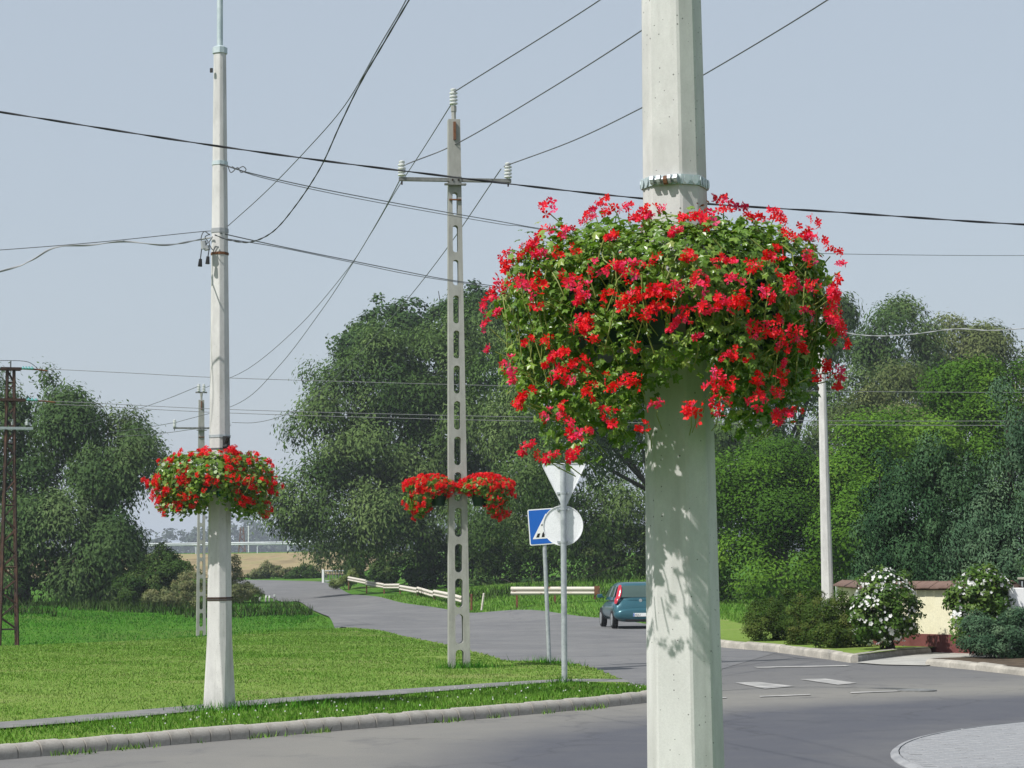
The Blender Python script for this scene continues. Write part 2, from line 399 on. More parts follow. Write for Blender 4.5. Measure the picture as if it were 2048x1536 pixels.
def asphalt(name, dark, light, ring):
    m, nt, b = nmat(name)
    v = ncoord(nt)
    f1 = nnoise(nt, v, 0.35, 6, 0.6); f2 = nnoise(nt, v, 90, 3, 0.7); f3 = nnoise(nt, ncoord(nt, (0.5, 0.5, 1)), 3.0, 5, 0.7)
    if ring:                      # dust and grit lie where no wheel runs: a pale belt outside the ring lane
        tc = nt.nodes.new('ShaderNodeTexCoord'); sb = nt.nodes.new('ShaderNodeVectorMath'); sb.operation = 'SUBTRACT'
        sb.inputs[1].default_value = (ISLE[0], ISLE[1], 0)
        nt.links.new(tc.outputs['Object'], sb.inputs[0])
        ln = nt.nodes.new('ShaderNodeVectorMath'); ln.operation = 'LENGTH'; nt.links.new(sb.outputs[0], ln.inputs[0])
        ad = nt.nodes.new('ShaderNodeMath'); ad.operation = 'MULTIPLY_ADD'; ad.inputs[1].default_value = 1.2
        nt.links.new(f1, ad.inputs[0]); nt.links.new(ln.outputs['Value'], ad.inputs[2])
        mr = nt.nodes.new('ShaderNodeMapRange'); mr.inputs['From Min'].default_value = 5.0; mr.inputs['From Max'].default_value = 20.0
        nt.links.new(ad.outputs[0], mr.inputs[0])
        g = lambda r: (r + 0.6 - 5.0) / 15.0
        mid = tuple((a + c_) / 2 for a, c_ in zip(dark, light))
        belt = nramp(nt, mr.outputs[0], [(g(6.0), (0.2, 0.2, 0.2)), (g(7.0), (0, 0, 0)), (g(9.2), (0.05, 0.05, 0.05)), (g(10.4), (0.8, 0.8, 0.8)), (g(11.4), (1, 1, 1)), (g(14), (0.55, 0.55, 0.55)), (g(18.5), (0.4, 0.4, 0.4))])
        sm = nt.nodes.new('ShaderNodeMath'); sm.operation = 'MULTIPLY_ADD'; sm.inputs[1].default_value = 0.5; sm.use_clamp = True
        sf = nt.nodes.new('ShaderNodeMath'); sf.operation = 'SUBTRACT'; sf.inputs[1].default_value = 0.5
        nt.links.new(f3, sf.inputs[0]); nt.links.new(sf.outputs[0], sm.inputs[0]); nt.links.new(belt, sm.inputs[2])
        col = nmix(nt, sm.outputs[0], dark, light)
    else:
        col = nramp(nt, f3, [(0.3, dark), (0.7, light)])
        col = nmix(nt, nramp(nt, f1, [(0.45, (0, 0, 0)), (0.7, (0.6, 0.6, 0.6))]), col, tuple(k * 1.25 for k in light))
    vc = nt.nodes.new('ShaderNodeTexVoronoi'); vc.feature = 'DISTANCE_TO_EDGE'; vc.inputs['Scale'].default_value = 0.32
    wv = nt.nodes.new('ShaderNodeTexNoise'); wv.inputs['Scale'].default_value = 1.6; wv.inputs['Detail'].default_value = 4; nt.links.new(v, wv.inputs['Vector'])
    av = nt.nodes.new('ShaderNodeVectorMath'); av.operation = 'MULTIPLY_ADD'; av.inputs[1].default_value = (1.1, 1.1, 0); nt.links.new(wv.outputs['Color'], av.inputs[0]); nt.links.new(v, av.inputs[2])
    nt.links.new(av.outputs[0], vc.inputs['Vector'])
    ck = nramp(nt, vc.outputs['Distance'], [(0.0, (0.5, 0.5, 0.5)), (0.007, (0.5, 0.5, 0.5)), (0.011, (1, 1, 1))])
    col = nmix(nt, 0.32, col, ck, 'MULTIPLY')
    bl = nnoise(nt, v, 0.9, 5, 0.7)
    col = nmix(nt, nramp(nt, bl, [(0.57, (0, 0, 0)), (0.66, (0.35, 0.35, 0.35))]), col, tuple(k * 0.72 for k in dark))
    col = nmix(nt, 0.5, col, nramp(nt, f2, [(0.25, (0.45, 0.45, 0.45)), (0.75, (1, 1, 1))]), 'MULTIPLY')
    nt.links.new(col, b.inputs['Base Color']); b.inputs['Roughness'].default_value = 0.85; b.inputs['Specular IOR Level'].default_value = 0.3
    nbump(nt, b, f2, 0.35, 0.006)
    return m
M['asphalt'] = asphalt('ring_asphalt', (0.088, 0.091, 0.106), (0.215, 0.207, 0.186), True)
M['asphalt_side'] = asphalt('worn_asphalt', (0.135, 0.136, 0.144), (0.185, 0.183, 0.178), False)
M['path'] = surf('path_asphalt', (0.15, 0.15, 0.15), (0.22, 0.215, 0.205), 4, 0.9, 0.3, 0.006)
M['kerb'] = surf('kerb_concrete', (0.27, 0.25, 0.22), (0.42, 0.40, 0.36), 5, 0.9, 0.3, 0.004)
M['kerb_pale'] = surf('pale_kerb_concrete', (0.30, 0.28, 0.24), (0.46, 0.43, 0.37), 3, 0.9, 0.3, 0.004)
M['paint'] = surf('worn_road_paint', (0.22, 0.218, 0.208), (0.42, 0.41, 0.39), 3, 0.8, 0.2, 0.003, lo=0.3, hi=0.6)
M['paver'] = surf('grey_paver', (0.225, 0.23, 0.24), (0.31, 0.315, 0.32), 3, 0.9, 0.3, 0.003)

def catmull(pts, n):
    pts = [np.array(p, float) for p in pts]
    pts = [2 * pts[0] - pts[1]] + pts + [2 * pts[-1] - pts[-2]]
    out = []
    for i in range(1, len(pts) - 2):
        p0, p1, p2, p3 = pts[i - 1:i + 3]
        for k in range(n):
            t = k / n
            out.append(0.5 * (2 * p1 + (p2 - p0) * t + (2 * p0 - 5 * p1 + 4 * p2 - p3) * t * t + (3 * p1 - p0 - 3 * p2 + p3) * t ** 3))
    out.append(pts[-2])
    return np.array(out)
def resample(line, n):
    line = np.asarray(line, float); d = np.r_[0, np.cumsum(np.linalg.norm(np.diff(line[:, :2], axis=0), axis=1))]
    t = np.linspace(0, d[-1], n)
    return np.stack([np.interp(t, d, line[:, k]) for k in range(line.shape[1])], -1)
def sheet_between(name, A, B, n, mcross, off, mat, follow=True, **kw):
    A, B = resample(A, n)[:, :2], resample(B, n)[:, :2]
    s = np.linspace(0, 1, mcross)[None, :, None]
    P = A[:, None] * (1 - s) + B[:, None] * s
    Z = (H(P[..., 0], P[..., 1]) if follow else 0 * P[..., 0]) + off
    return link(name, grid_mesh(name, P[..., 0], P[..., 1], Z, mat), **kw)

# meadow: the whole ground out to the horizon
ys = np.concatenate([np.arange(-60, 14, 4.0), np.arange(14, 135, 0.75), np.geomspace(135, 900, 70), np.geomspace(1000, 6000, 8)])
xs = np.concatenate([-np.geomspace(4000, 62, 22), np.arange(-60, 60.1, 1.0), np.geomspace(62, 4000, 22)])
XX, YY = np.meshgrid(xs, ys)
ZZ = H(XX, YY) - 0.06
link('ground', grid_mesh('ground', XX, YY, ZZ, M['meadow']), kind='structure')

# dry field running up to the embankment of the far road
fa = np.array([[-160, 196], [-45, 196], [-30, 192], [-14, 190]]); fb = np.array([[-160, 277], [-45, 277], [-30, 277], [-14, 277]])
sheet_between('field', fa, fb, 60, 40, 0.02, M['field'], kind='structure')

# ring road and side road
KERB = np.array([[-7.6, 15.6], [-4.64, 19.04], [-2.21, 21.75], [-0.05, 24.1], [1.4, 25.95], [1.95, 26.95]])   # foot of the lawn's kerb
ring = np.meshgrid(np.linspace(-14, 34, 97), np.linspace(8.5, 45, 74))
link('ring_road', grid_mesh('ring_road', ring[0], ring[1], H(*ring) * 0 + 0.003, M['asphalt']), kind='structure')
LE = [gp(1296, 1383), gp(1235, 1356), gp(1198, 1341), gp(1148, 1329), gp(1095, 1325), gp(1050, 1331), gp(1022, 1326), gp(973, 1311), gp(897, 1292), gp(812, 1275), gp(737, 1261), gp(687, 1253), at(660, 1234, 85), at(619, 1217, 108), at(574, 1206, 127), at(549, 1199, 138), at(490, 1173, 165), at(455, 1166, 176)]
RE = [gp(1560, 1304), gp(1450, 1290), gp(1300, 1250), gp(1200, 1237), gp(1100, 1232), at(950, 1227, 87), at(880, 1219, 95), at(800, 1206, 107), at(720, 1190, 130), at(675, 1174, 155), at(640, 1165, 170), at(560, 1161.5, 178), at(440, 1159, 184)]
LEs = catmull([(p.x, p.y) for p in LE], 10); REs = catmull([(p.x, p.y) for p in RE], 10)
sheet_between('side_road', LEs, REs, 140, 14, 0.008, M['asphalt_side'], kind='structure')

# lawn with its tip at the road junction: a raised sheet behind the kerb
LAWN_Z = 0.115
kin = resample(catmull(KERB, 8), 140)
kn = np.gradient(kin, axis=0); kn = kn / np.linalg.norm(kn, axis=1)[:, None]
kn = np.stack([-kn[:, 1], kn[:, 0]], -1)         # towards the lawn
back = resample(catmull([(-22, 48), (-13, 49), (-9.5, 53), (-6.6, 60)] + [(p.x - .05, p.y) for p in LE[10::-1]], 8), 140)
A = kin + kn * 0.13
s = np.linspace(0, 1, 60)[None, :, None]
P = A[:, None] * (1 - s) + back[:, None] * s
def lawn_h(x, y):                  # level turf that rolls down to the asphalt at its open edge
    d = np.min([np.hypot(x - p[0], y - p[1]) for p in back[::2]], axis=0)
    return LAWN_Z - 0.15 * np.clip(1 - d / 1.1, 0, 1) ** 1.5
LZ = lawn_h(P[..., 0], P[..., 1])
link('lawn', grid_mesh('lawn', P[..., 0], P[..., 1], LZ, M['lawn']), kind='structure')
def lawn_z(x, y): return LAWN_Z

# footpath through the lawn
pf = [gp(-150, 1468, .125), gp(0, 1459, .125), gp(200, 1442, .125), gp(400, 1423, .125), gp(580, 1405.5, .125), gp(800, 1390, .125), gp(1000, 1374, .125), gp(1130, 1365, .125), gp(1262, 1366, .125)]
pb = [gp(-150, 1454, .125), gp(0, 1446, .125), gp(200, 1429, .125), gp(400, 1411, .125), gp(580, 1396, .125), gp(800, 1380, .125), gp(1000, 1366.5, .125), gp(1130, 1360, .125), gp(1248, 1359.5, .125)]
a_, b_ = catmull([(p.x, p.y) for p in pf], 8), catmull([(p.x, p.y) for p in pb], 8)
PATH_A, PATH_B = resample(a_, 60), resample(b_, 60)
s2 = np.linspace(0, 1, 5)[None, :, None]
Pp = PATH_A[:, None] * (1 - s2) + PATH_B[:, None] * s2
link('footpath', grid_mesh('footpath', Pp[..., 0], Pp[..., 1], 0 * Pp[..., 0] + LAWN_Z + 0.022, M['path']), kind='structure')

# kerbs: each stone a piece
def kerb_stone_mesh(L, mat, name='kerb_stone', w=0.15, h=0.15, r=0.085):
    prof = [(0, -0.12), (0, h - r)] + [(r - r * math.cos(a), h - r + r * math.sin(a)) for a in (R(30), R(60), R(90))] + [(w - 0.015, h), (w, h - 0.015), (w, -0.12)]
    mb = MB(); e = 0.006
    rings = []
    for x, k in ((-L / 2, e), (-L / 2 + e, 0), (L / 2 - e, 0), (L / 2, e)):
        rings.append([(x, min(max(p[0], k), w - k), p[1] - (k if p[1] > 0 else 0)) for p in prof])
    mb.loft([[Vector(p) for p in r_] for r_ in rings], True)
    return mb.mesh(name, mat, 30)
def lay_kerb(line, L, mat, label, jitter=0.006, hh=0.15):
    root = empty('kerb', (0, 0, 0), 0, label=label, kind='structure')
    line = np.asarray(line); d = np.r_[0, np.cumsum(np.linalg.norm(np.diff(line, axis=0), axis=1))]
    protos = [kerb_stone_mesh(L - 0.007, mat, h=hh) for _ in range(1)]
    n = int(d[-1] / L)
    for i in range(n):
        t = (i + 0.5) * L
        x, y = np.interp(t, d, line[:, 0]), np.interp(t, d, line[:, 1])
        x2, y2 = np.interp(t + 0.05, d, line[:, 0]), np.interp(t + 0.05, d, line[:, 1])
        x1, y1 = np.interp(t - 0.05, d, line[:, 0]), np.interp(t - 0.05, d, line[:, 1])
        o = link('kerb_stone', protos[0], root, (x, y, random.uniform(-jitter, jitter)))
        o.rotation_euler = (random.uniform(-.02, .02), random.uniform(-.012, .012), math.atan2(y2 - y1, x2 - x1) + random.uniform(-.012, .012))
    return root
lay_kerb(resample(catmull(KERB, 8), 200), 0.25, M['kerb'], 'row of short rounded kerb stones along the lawn beside the ring road', .006, .135)
rk = [gp(1330, 1283), gp(1450, 1296), gp(1550, 1305), gp(1640, 1317), gp(1700, 1326)]
RK = catmull([(p.x, p.y) for p in rk], 8)
RKline = resample(RK, 120)[::-1]
lay_kerb(resample(RK, 120), 1.0, M['kerb_pale'], 'long pale kerb stones in front of the dark hedge', 0.01, 0.16)
rk2 = [gp(1712, 1325), gp(1745, 1319), gp(1800, 1312), gp(1890, 1306)]
lay_kerb(resample(catmull([(p.x, p.y) for p in rk2], 8), 80), 0.5, M['kerb'], 'kerb curving back along the driveway in front of the yellow wall', 0.006, 0.13)
rk3 = [gp(1850, 1331), gp(1950, 1341), gp(2048, 1352), gp(2200, 1368)]
lay_kerb(resample(catmull([(p.x, p.y) for p in rk3], 8), 80), 1.0, M['kerb_pale'], 'pale kerb at the foot of the spreading juniper', 0.006, 0.12)

# raised verge with hedge, flowering shrubs and wall; the driveway cuts through it
v1 = np.array([(p.x, p.y) for p in [gp(1330, 1283), gp(1450, 1296), gp(1550, 1305), gp(1640, 1317), gp(1706, 1325)]]) + np.array([0.03, 0.13])
v1b = v1 + np.array([[4, 26], [4, 24], [4, 20], [3, 14], [2.2, 6.5]])
sheet_between('verge', v1, v1b, 24, 20, 0.125, M['lawn'], follow=False, kind='structure')
v2 = np.array([(p.x, p.y) for p in [gp(1706, 1325), gp(1745, 1319), gp(1800, 1312), gp(1890, 1306)]]) + np.array([0.05, 0.12])
v2b = np.array([[9.0, 46], [9.4, 46], [10, 46], [11, 46]])
sheet_between('verge', v2, v2b, 24, 20, 0.122, M['lawn'], follow=False, kind='structure')
v3 = np.array([(p.x, p.y) for p in [gp(1856, 1331), gp(1950, 1341), gp(2048, 1352), gp(2200, 1368)]]) + np.array([0.05, 0.13])
v3b = np.array([[8.6, 36.4], [9.6, 37.5], [12, 38], [16, 37]])
sheet_between('verge', v3, v3b, 24, 12, 0.118, M['soil'], follow=False, kind='structure')
d1 = np.array([(p.x, p.y) for p in [gp(1722, 1328), gp(1850, 1334)]]); d2 = np.array([[7.9, 38.5], [8.9, 38.3]])
dd = np.array([[7.3, 36.1], [8.3, 34.4], [9.0, 34.0]])
M['drive'] = surf('driveway_concrete', (0.34, 0.33, 0.30), (0.44, 0.43, 0.39), 2, 0.9, 0.3, 0.004)
da = np.array([(p.x, p.y) for p in [gp(1712, 1327), gp(1760, 1331), gp(1850, 1333)]]); db = np.array([(p.x, p.y) for p in [gp(1890, 1304), gp(1960, 1306), gp(2060, 1312)]])
sheet_between('driveway', da, db, 12, 12, 0.02, M['drive'], follow=False, kind='structure')

# roundabout apron of small pavers inside a concrete band
apron = empty('roundabout_apron', (ISLE[0], ISLE[1], 0), 0, label='circular apron of grey pavers in the middle of the roundabout', kind='structure')
mb = MB(); n = 96
for r0, r1, z0, z1, mi in ((0, ISLE_R - 0.08, 0.034, 0.034, 0),):
    mb.add([(0, 0, z0)] + [(r1 * math.cos(2 * math.pi * k / n), r1 * math.sin(2 * math.pi * k / n), z1) for k in range(n)], [(0, 1 + k, 1 + (k + 1) % n) for k in range(n)])
mb.obj('paver_bed', M['paver'], apron)
mb = MB()
rings = [[Vector((r * math.cos(2 * math.pi * k / n), r * math.sin(2 * math.pi * k / n), z)) for k in range(n)] for r, z in ((ISLE_R, -0.02), (ISLE_R, 0.012), (ISLE_R - 0.03, 0.034), (ISLE_R - 0.07, 0.038), (ISLE_R - 0.08, -0.02))]
mb.loft(rings, False)
mb.obj('edge_band', M['paver'], apron, 40)
pv = MB(); pv.box((0, 0, 0), (0.194, 0.094, 0.05)); pv_me = pv.mesh('paver', M['paver'], bevel=0.006)
spots = []
row = 0
y = -ISLE_R
while y < ISLE_R:
    x = -ISLE_R + (0.1 if row % 2 else 0)
    while x < ISLE_R:
        if math.hypot(abs(x) + 0.1, abs(y) + 0.05) < ISLE_R - 0.07: spots.append((x, y))
        x += 0.2
    y += 0.1; row += 1
def vis(p):
    X, Y = p[0] + ISLE[0], p[1] + ISLE[1]
    return Y > 16.9 and X < 0.247 * Y + 0.1
seen = sorted([p for p in spots if vis(p)], key=lambda p: math.hypot(p[0] + ISLE[0], p[1] + ISLE[1]))
for p in seen[:300]:
    o = link('paver', pv_me, apron, (p[0], p[1], 0.018 + random.uniform(-.004, .004)))
    o.rotation_euler = (random.uniform(-.02, .02), random.uniform(-.02, .02), random.uniform(-.01, .01))
rest = seen[300:] + [p for p in spots if not vis(p) and p[1] + ISLE[1] > 14 and p[0] + ISLE[0] < 0.34 * (p[1] + ISLE[1])]
mb = MB()
for p in rest:
    hz = 0.043 + random.uniform(-.004, .004); e = .006
    x0, x1, y0, y1 = p[0] - .097, p[0] + .097, p[1] - .047, p[1] + .047
    mb.add([(x0, y0, 0.01), (x1, y0, 0.01), (x1, y1, 0.01), (x0, y1, 0.01), (x0 + e, y0 + e, hz), (x1 - e, y0 + e, hz), (x1 - e, y1 - e, hz), (x0 + e, y1 - e, hz)],
           [(4, 5, 6, 7), (0, 1, 5, 4), (1, 2, 6, 5), (2, 3, 7, 6), (3, 0, 4, 7)])
me = bpy.data.meshes.new('paver_field'); me.from_pydata(mb.v, [], mb.f); me.materials.append(M['paver'])
link('paver_field', me, apron, kind='stuff')
far_d = [p for p in spots if p not in rest and not vis(p)]

# painted markings
def marking(pts, z=0.012):
    q = [gp(*p) for p in pts]
    cx, cy = sum(p.x for p in q) / len(q), sum(p.y for p in q) / len(q)
    mb = MB(); mb.add([(p.x, p.y, z) for p in q], [tuple(range(len(q)))])
    mb.obj('road_marking', M['paint'], kind='structure')
marking([(1471, 1367), (1514, 1365), (1590, 1374), (1530, 1379)])
marking([(1600, 1360), (1651, 1358.5), (1714, 1367.5), (1676, 1371)])
marking([(1340, 1374), (1386, 1372), (1446, 1382), (1400, 1387)])
marking([(1519, 1393.5), (1620, 1390), (1622, 1391.5), (1520, 1395.5)])
marking([(1700, 1386), (1798, 1382.5), (1800, 1384.3), (1702, 1387.8)])
marking([(1508, 1335), (1690, 1331.5), (1700, 1333.5), (1515, 1337)])
marking([(1380, 1399), (1452, 1396), (1454, 1397.6), (1381, 1401)])
mb = MB(); q = gp(1796, 1383); mb.lathe([(0.26, 0), (0.26, 0.02), (0.20, 0.024), (0.0, 0.024)], (q.x + .25, q.y, 0.0), 20)
tag(mb.obj('manhole_cover', M['steel_dull']), 'small round iron cover in the asphalt beyond the paver apron', 'manhole cover')

# ------------------------------------------------------------------ foliage machine
def unit(a): return a / np.maximum(np.linalg.norm(a, axis=-1, keepdims=True), 1e-9)
def leaf_quads(C, N, A, L, W, fold=0.0):
    A = unit(A - N * (A * N).sum(-1, keepdims=True)); B = np.cross(A, N)
    L = L[:, None]; W = W[:, None]
    V = np.stack([C - A * L / 2, C + B * W / 2 + N * W * fold, C + A * L / 2, C - B * W / 2 + N * W * fold], 1)
    return V.reshape(-1, 3)
def crown_mesh(name, lobes, n, size, mat, seed, aspect=0.5, droop=0.0, clump=0.5, spread=0.5, up=0.35, inner=0.25, low=-0.75, per=None, cover=0.55):
    """Leaves gathered in clumps on and within the lobes (x,y,z,rx,ry,rz), each its own small blade."""
    g = np.random.default_rng(seed)
    lob = np.array(lobes, float)
    area = (lob[:, 3] * lob[:, 5] + lob[:, 4] * lob[:, 5] + lob[:, 3] * lob[:, 4]); pr = area / area.sum()
    rc = clump * spread * 1.9
    nc = max(14, int(n / per)) if per else max(20, int(cover * 4 * np.pi / 3 * area.sum() / (np.pi * rc * rc)))
    li = g.choice(len(lob), nc, p=pr)
    D = unit(g.normal(size=(nc * 3, 3))); D = D[D[:, 2] > low][:nc]
    while len(D) < nc: D = np.r_[D, D][:nc]
    rad = np.where(g.random(nc) < inner, g.uniform(0.3, 0.75, nc), g.uniform(0.80, 1.06, nc))
    away = (D[:, 1] > .2) & (g.random(nc) < .62); D[away, 1] *= -1      # the rear of a crown carries fewer twigs: nobody stands there
    CC = lob[li, :3] + D * lob[li, 3:] * rad[:, None]
    Dn = unit(D / lob[li, 3:])
    ci = g.integers(0, nc, n)
    cs = clump * g.choice([.5, .8, 1.0, 1.25, 1.5], nc) * g.uniform(.9, 1.1, nc)
    wts = cs ** 2; ci = g.choice(nc, n, p=wts / wts.sum())
    od = unit(g.normal(size=(n, 3)) + Dn[ci] * .6 + np.array([0, 0, .45]))       # most blades sit on the upper, outer skin of their clump
    off = od * (cs[ci] * (spread * 1.9) * g.random(n) ** .33)[:, None] * np.array([1, 1, .8])
    if droop: off[:, 2] -= np.minimum(g.exponential(droop, n), 1.6 * droop) * (.4 + cs[ci] / clump * .6)
    off += g.normal(size=(n, 3)) * clump * .17
    C = CC[ci] + off
    N = unit(od * 0.95 + Dn[ci] * .25 + np.array([0, 0, up * 1.1]) + g.normal(size=(n, 3)) * 0.48)
    if droop: Ax = unit(od * 0.35 + np.array([0, 0, -1.0]) + g.normal(size=(n, 3)) * 0.5)
    else: Ax = unit(g.normal(size=(n, 3)))
    L = size * g.uniform(0.6, 1.35, n)
    ct = g.normal(0.5, 0.19, nc)
    t = np.clip(ct[ci] + g.normal(0, 0.11, n), 0, 1)
    me = poly_mesh(name, leaf_quads(C, N, Ax, L, L * aspect), 4, mat, t)
    NS = unit(od * .9 + Dn[ci] * .45 + np.array([0, 0, .25]) + g.normal(size=(n, 3)) * .22)      # blades of one twig share its sheen
    me.normals_split_custom_set_from_vertices(np.repeat(NS, 4, 0))
    return me
def lobe(px, py, d, rx, ry, depth=None):
    p = at(px, py, d); k = 1 / ppm(d)
    return [p.x, p.y, p.z, rx * k, (depth if depth is not None else rx * 0.9) * k, ry * k]
def tree(name, label, cat, px, d, lobes, n, size, mat, seed, trunk=0.3, group=None, limbs=6, base_z=None, **kw):
    q = at(px, 1150, d); bx, by = q.x, q.y
    bz = h1(bx, by) - 0.08 if base_z is None else base_z
    root = empty(name, (bx, by, bz), 0, label=label, cat=cat, group=group)
    g = random.Random(seed)
    loc = [[l[0] - bx, l[1] - by, l[2] - bz, *l[3:]] for l in lobes]
    top = max(l[2] for l in loc); cx = sum(l[0] for l in loc) / len(loc); cy = sum(l[1] for l in loc) / len(loc)
    mb = MB()
    mid = Vector((cx * .25, cy * .25, top * 0.42))
    mb.tube([(0, 0, -.2), (0.04, 0, top * .12), mid * 0.6 + Vector((0.1, 0.05, 0)), mid], [trunk * 1.35, trunk, trunk * .8, trunk * .6], 9)
    for k in range(min(limbs, len(loc) * 2)):
        l = loc[k % len(loc)]
        e = Vector(l[:3]) + Vector((g.uniform(-.4, .4) * l[3], g.uniform(-.4, .4) * l[4], g.uniform(-.1, .5) * l[5]))
        s_ = mid * g.uniform(.45, .98)
        m_ = s_.lerp(e, .5) + Vector((g.uniform(-.3, .3), g.uniform(-.3, .3), g.uniform(.0, .5)))
        mb.tube([s_, m_, e], [trunk * .45, trunk * .28, trunk * .08], 6)
    mb.obj('trunk', M['bark'], root, True)
    link('crown', crown_mesh('crown', loc, n, size, M[mat], seed, **kw), root)
    return root
WIL = dict(aspect=0.38, droop=0.40, clump=1.15, spread=0.6, up=0.4)

# ------------------------------------------------------------------ trees
tree('willow_tree', 'huge rounded dark green willow overhanging the road behind the slotted concrete pole', 'tree', 850, 142,
     [lobe(770, 890, 139, 150, 150), lobe(700, 980, 136, 100, 105), lobe(655, 1022, 134, 78, 62), lobe(830, 770, 140, 130, 110), lobe(760, 1030, 135, 110, 75), lobe(950, 800, 140, 150, 130),
      lobe(690, 860, 138, 84, 90), lobe(900, 940, 140, 120, 90), lobe(622, 960, 135, 50, 78), lobe(655, 850, 138, 62, 70), lobe(640, 910, 137, 60, 60), lobe(665, 780, 141, 50, 60), lobe(650, 1085, 174, 46, 44), lobe(600, 1010, 135, 36, 50), lobe(820, 700, 143, 95, 60), lobe(940, 690, 143, 90, 70), lobe(790, 1075, 135, 70, 45), lobe(715, 1072, 135, 50, 34), lobe(900, 1060, 154, 130, 90), lobe(1000, 1040, 154, 100, 100)],
     112000, 0.30, 'willow', 21, 0.6, limbs=14, aspect=.38, droop=.5, clump=1.45, spread=.6, up=.4)
tree('willow_tree', 'broad willow with a hanging curtain of twigs, directly behind the two road sign posts', 'tree', 1345, 126,
     [lobe(1080, 790, 113, 120, 120), lobe(1100, 690, 118, 130, 90), lobe(1210, 760, 116, 130, 140), lobe(1060, 900, 110, 46, 110), lobe(1130, 960, 112, 50, 100), lobe(1290, 880, 118, 110, 110), lobe(1190, 1040, 113, 55, 50), lobe(1330, 760, 119, 120, 130), lobe(1250, 1010, 132, 130, 120), lobe(1010, 1010, 130, 90, 120), lobe(1140, 1030, 132, 120, 120), lobe(1390, 980, 128, 90, 140), lobe(1010, 880, 134, 90, 110), lobe(1120, 850, 132, 120, 120), lobe(1200, 900, 136, 140, 140), lobe(1300, 1010, 136, 120, 140)],
     86000, 0.26, 'willow', 22, 0.30, limbs=4, aspect=.38, droop=.5, clump=1.1, spread=.6, up=.4)
tree('poplar_tree', 'poplar whose ragged leafy tips rise above the left shoulder of the huge willow', 'tree', 760, 156,
     [lobe(770, 660, 155, 34, 40), lobe(820, 655, 155, 32, 44), lobe(735, 690, 155, 32, 34), lobe(700, 712, 155, 36, 36), lobe(775, 720, 155, 75, 70), lobe(790, 850, 156, 90, 140), lobe(755, 622, 155, 9, 22), lobe(786, 632, 155, 9, 20), lobe(828, 622, 155, 9, 18), lobe(735, 655, 155, 9, 18), lobe(686, 690, 155, 11, 20), lobe(845, 650, 155, 10, 18)],
     22000, 0.28, 'poplar', 23, 0.35, aspect=0.7, clump=0.75, spread=0.55, cover=.8, low=-.9)
tree('poplar_tree', 'poplar with its bushy top showing on both sides of the slotted pole above the willow', 'tree', 920, 158,
     [lobe(890, 615, 157, 30, 36), lobe(945, 620, 157, 50, 40), lobe(1000, 640, 157, 55, 45), lobe(920, 680, 158, 95, 70), lobe(940, 830, 158, 100, 160), lobe(880, 590, 157, 10, 22), lobe(940, 592, 157, 11, 18), lobe(970, 600, 157, 12, 18), lobe(868, 620, 157, 10, 20)],
     22000, 0.28, 'poplar', 24, 0.35, aspect=0.7, clump=0.75, spread=0.55, cover=.8, low=-.9)
tree('willow_tree', 'dark willow standing behind the right side of the large flower basket', 'tree', 1560, 135,
     [lobe(1560, 720, 134, 120, 150), lobe(1630, 660, 134, 66, 80), lobe(1540, 880, 132, 110, 120), lobe(1460, 860, 130, 90, 100), lobe(1420, 1000, 128, 80, 100), lobe(1610, 780, 132, 50, 70)],
     44000, 0.32, 'willow', 25, 0.5, **WIL)
GL = 'willows behind the tall rusty pylon'
tree('willow_tree', 'tallest of the willows behind the rusty pylon, its crown reaching above the crossarms', 'tree', 40, 118,
     [lobe(40, 800, 117, 80, 65), lobe(70, 850, 117, 80, 80), lobe(10, 920, 117, 110, 110), lobe(60, 1010, 114, 110, 110), lobe(0, 1090, 113, 120, 100), lobe(-90, 900, 118, 110, 150), lobe(60, 1165, 112, 120, 45)],
     56000, 0.25, 'willow_grey', 26, 0.5, GL, **WIL)
tree('willow_tree', 'stepped willow between the rusty pylon and the left flower pole, full to the ground', 'tree', 170, 116,
     [lobe(150, 850, 116, 50, 55), lobe(150, 930, 115, 90, 100), lobe(225, 895, 116, 52, 60), lobe(275, 935, 116, 58, 50), lobe(250, 1000, 114, 50, 80), lobe(215, 980, 114, 85, 90), lobe(150, 1080, 112, 115, 100), lobe(210, 1120, 111, 70, 80), lobe(230, 1060, 113, 50, 60), lobe(190, 1178, 111, 100, 34)],
     70000, 0.25, 'willow_grey', 27, 0.5, GL, **WIL)
GW = 'olive willows far behind the conifers'
tree('willow_tree', 'rounded pale willow right beside the slim lamp pole, higher than the locusts', 'tree', 1780, 150,
     [lobe(1785, 680, 150, 72, 64), lobe(1740, 740, 149, 75, 70), lobe(1820, 760, 149, 80, 80), lobe(1730, 830, 146, 70, 70), lobe(1700, 880, 146, 60, 90), lobe(1800, 880, 148, 110, 100), lobe(1690, 960, 146, 80, 120)],
     40000, 0.32, 'willow', 28, 0.45, GW, **WIL)
tree('willow_tree', 'olive brown willow at the far right behind the taller conifer', 'tree', 1920, 156,
     [lobe(1905, 695, 156, 68, 56), lobe(1960, 730, 155, 70, 60), lobe(2040, 770, 155, 70, 70), lobe(1890, 770, 154, 80, 70), lobe(1970, 830, 154, 120, 110), lobe(2080, 850, 155, 80, 130)],
     40000, 0.32, 'willow_tan', 29, 0.45, GW, **WIL)
tree('willow_tree', 'low tan willow with silvery twigs in front of the two taller olive willows', 'tree', 1770, 128,
     [lobe(1770, 800, 128, 70, 55), lobe(1720, 850, 127, 75, 60), lobe(1830, 840, 128, 70, 60), lobe(1770, 900, 126, 110, 70)],
     26000, 0.27, 'willow_tan', 30, 0.35, GW, **WIL)
LOC = dict(aspect=0.55, clump=0.95, spread=0.62, up=0.6, inner=.2, cover=.8)
GLO = 'bright green locust trees on the right'
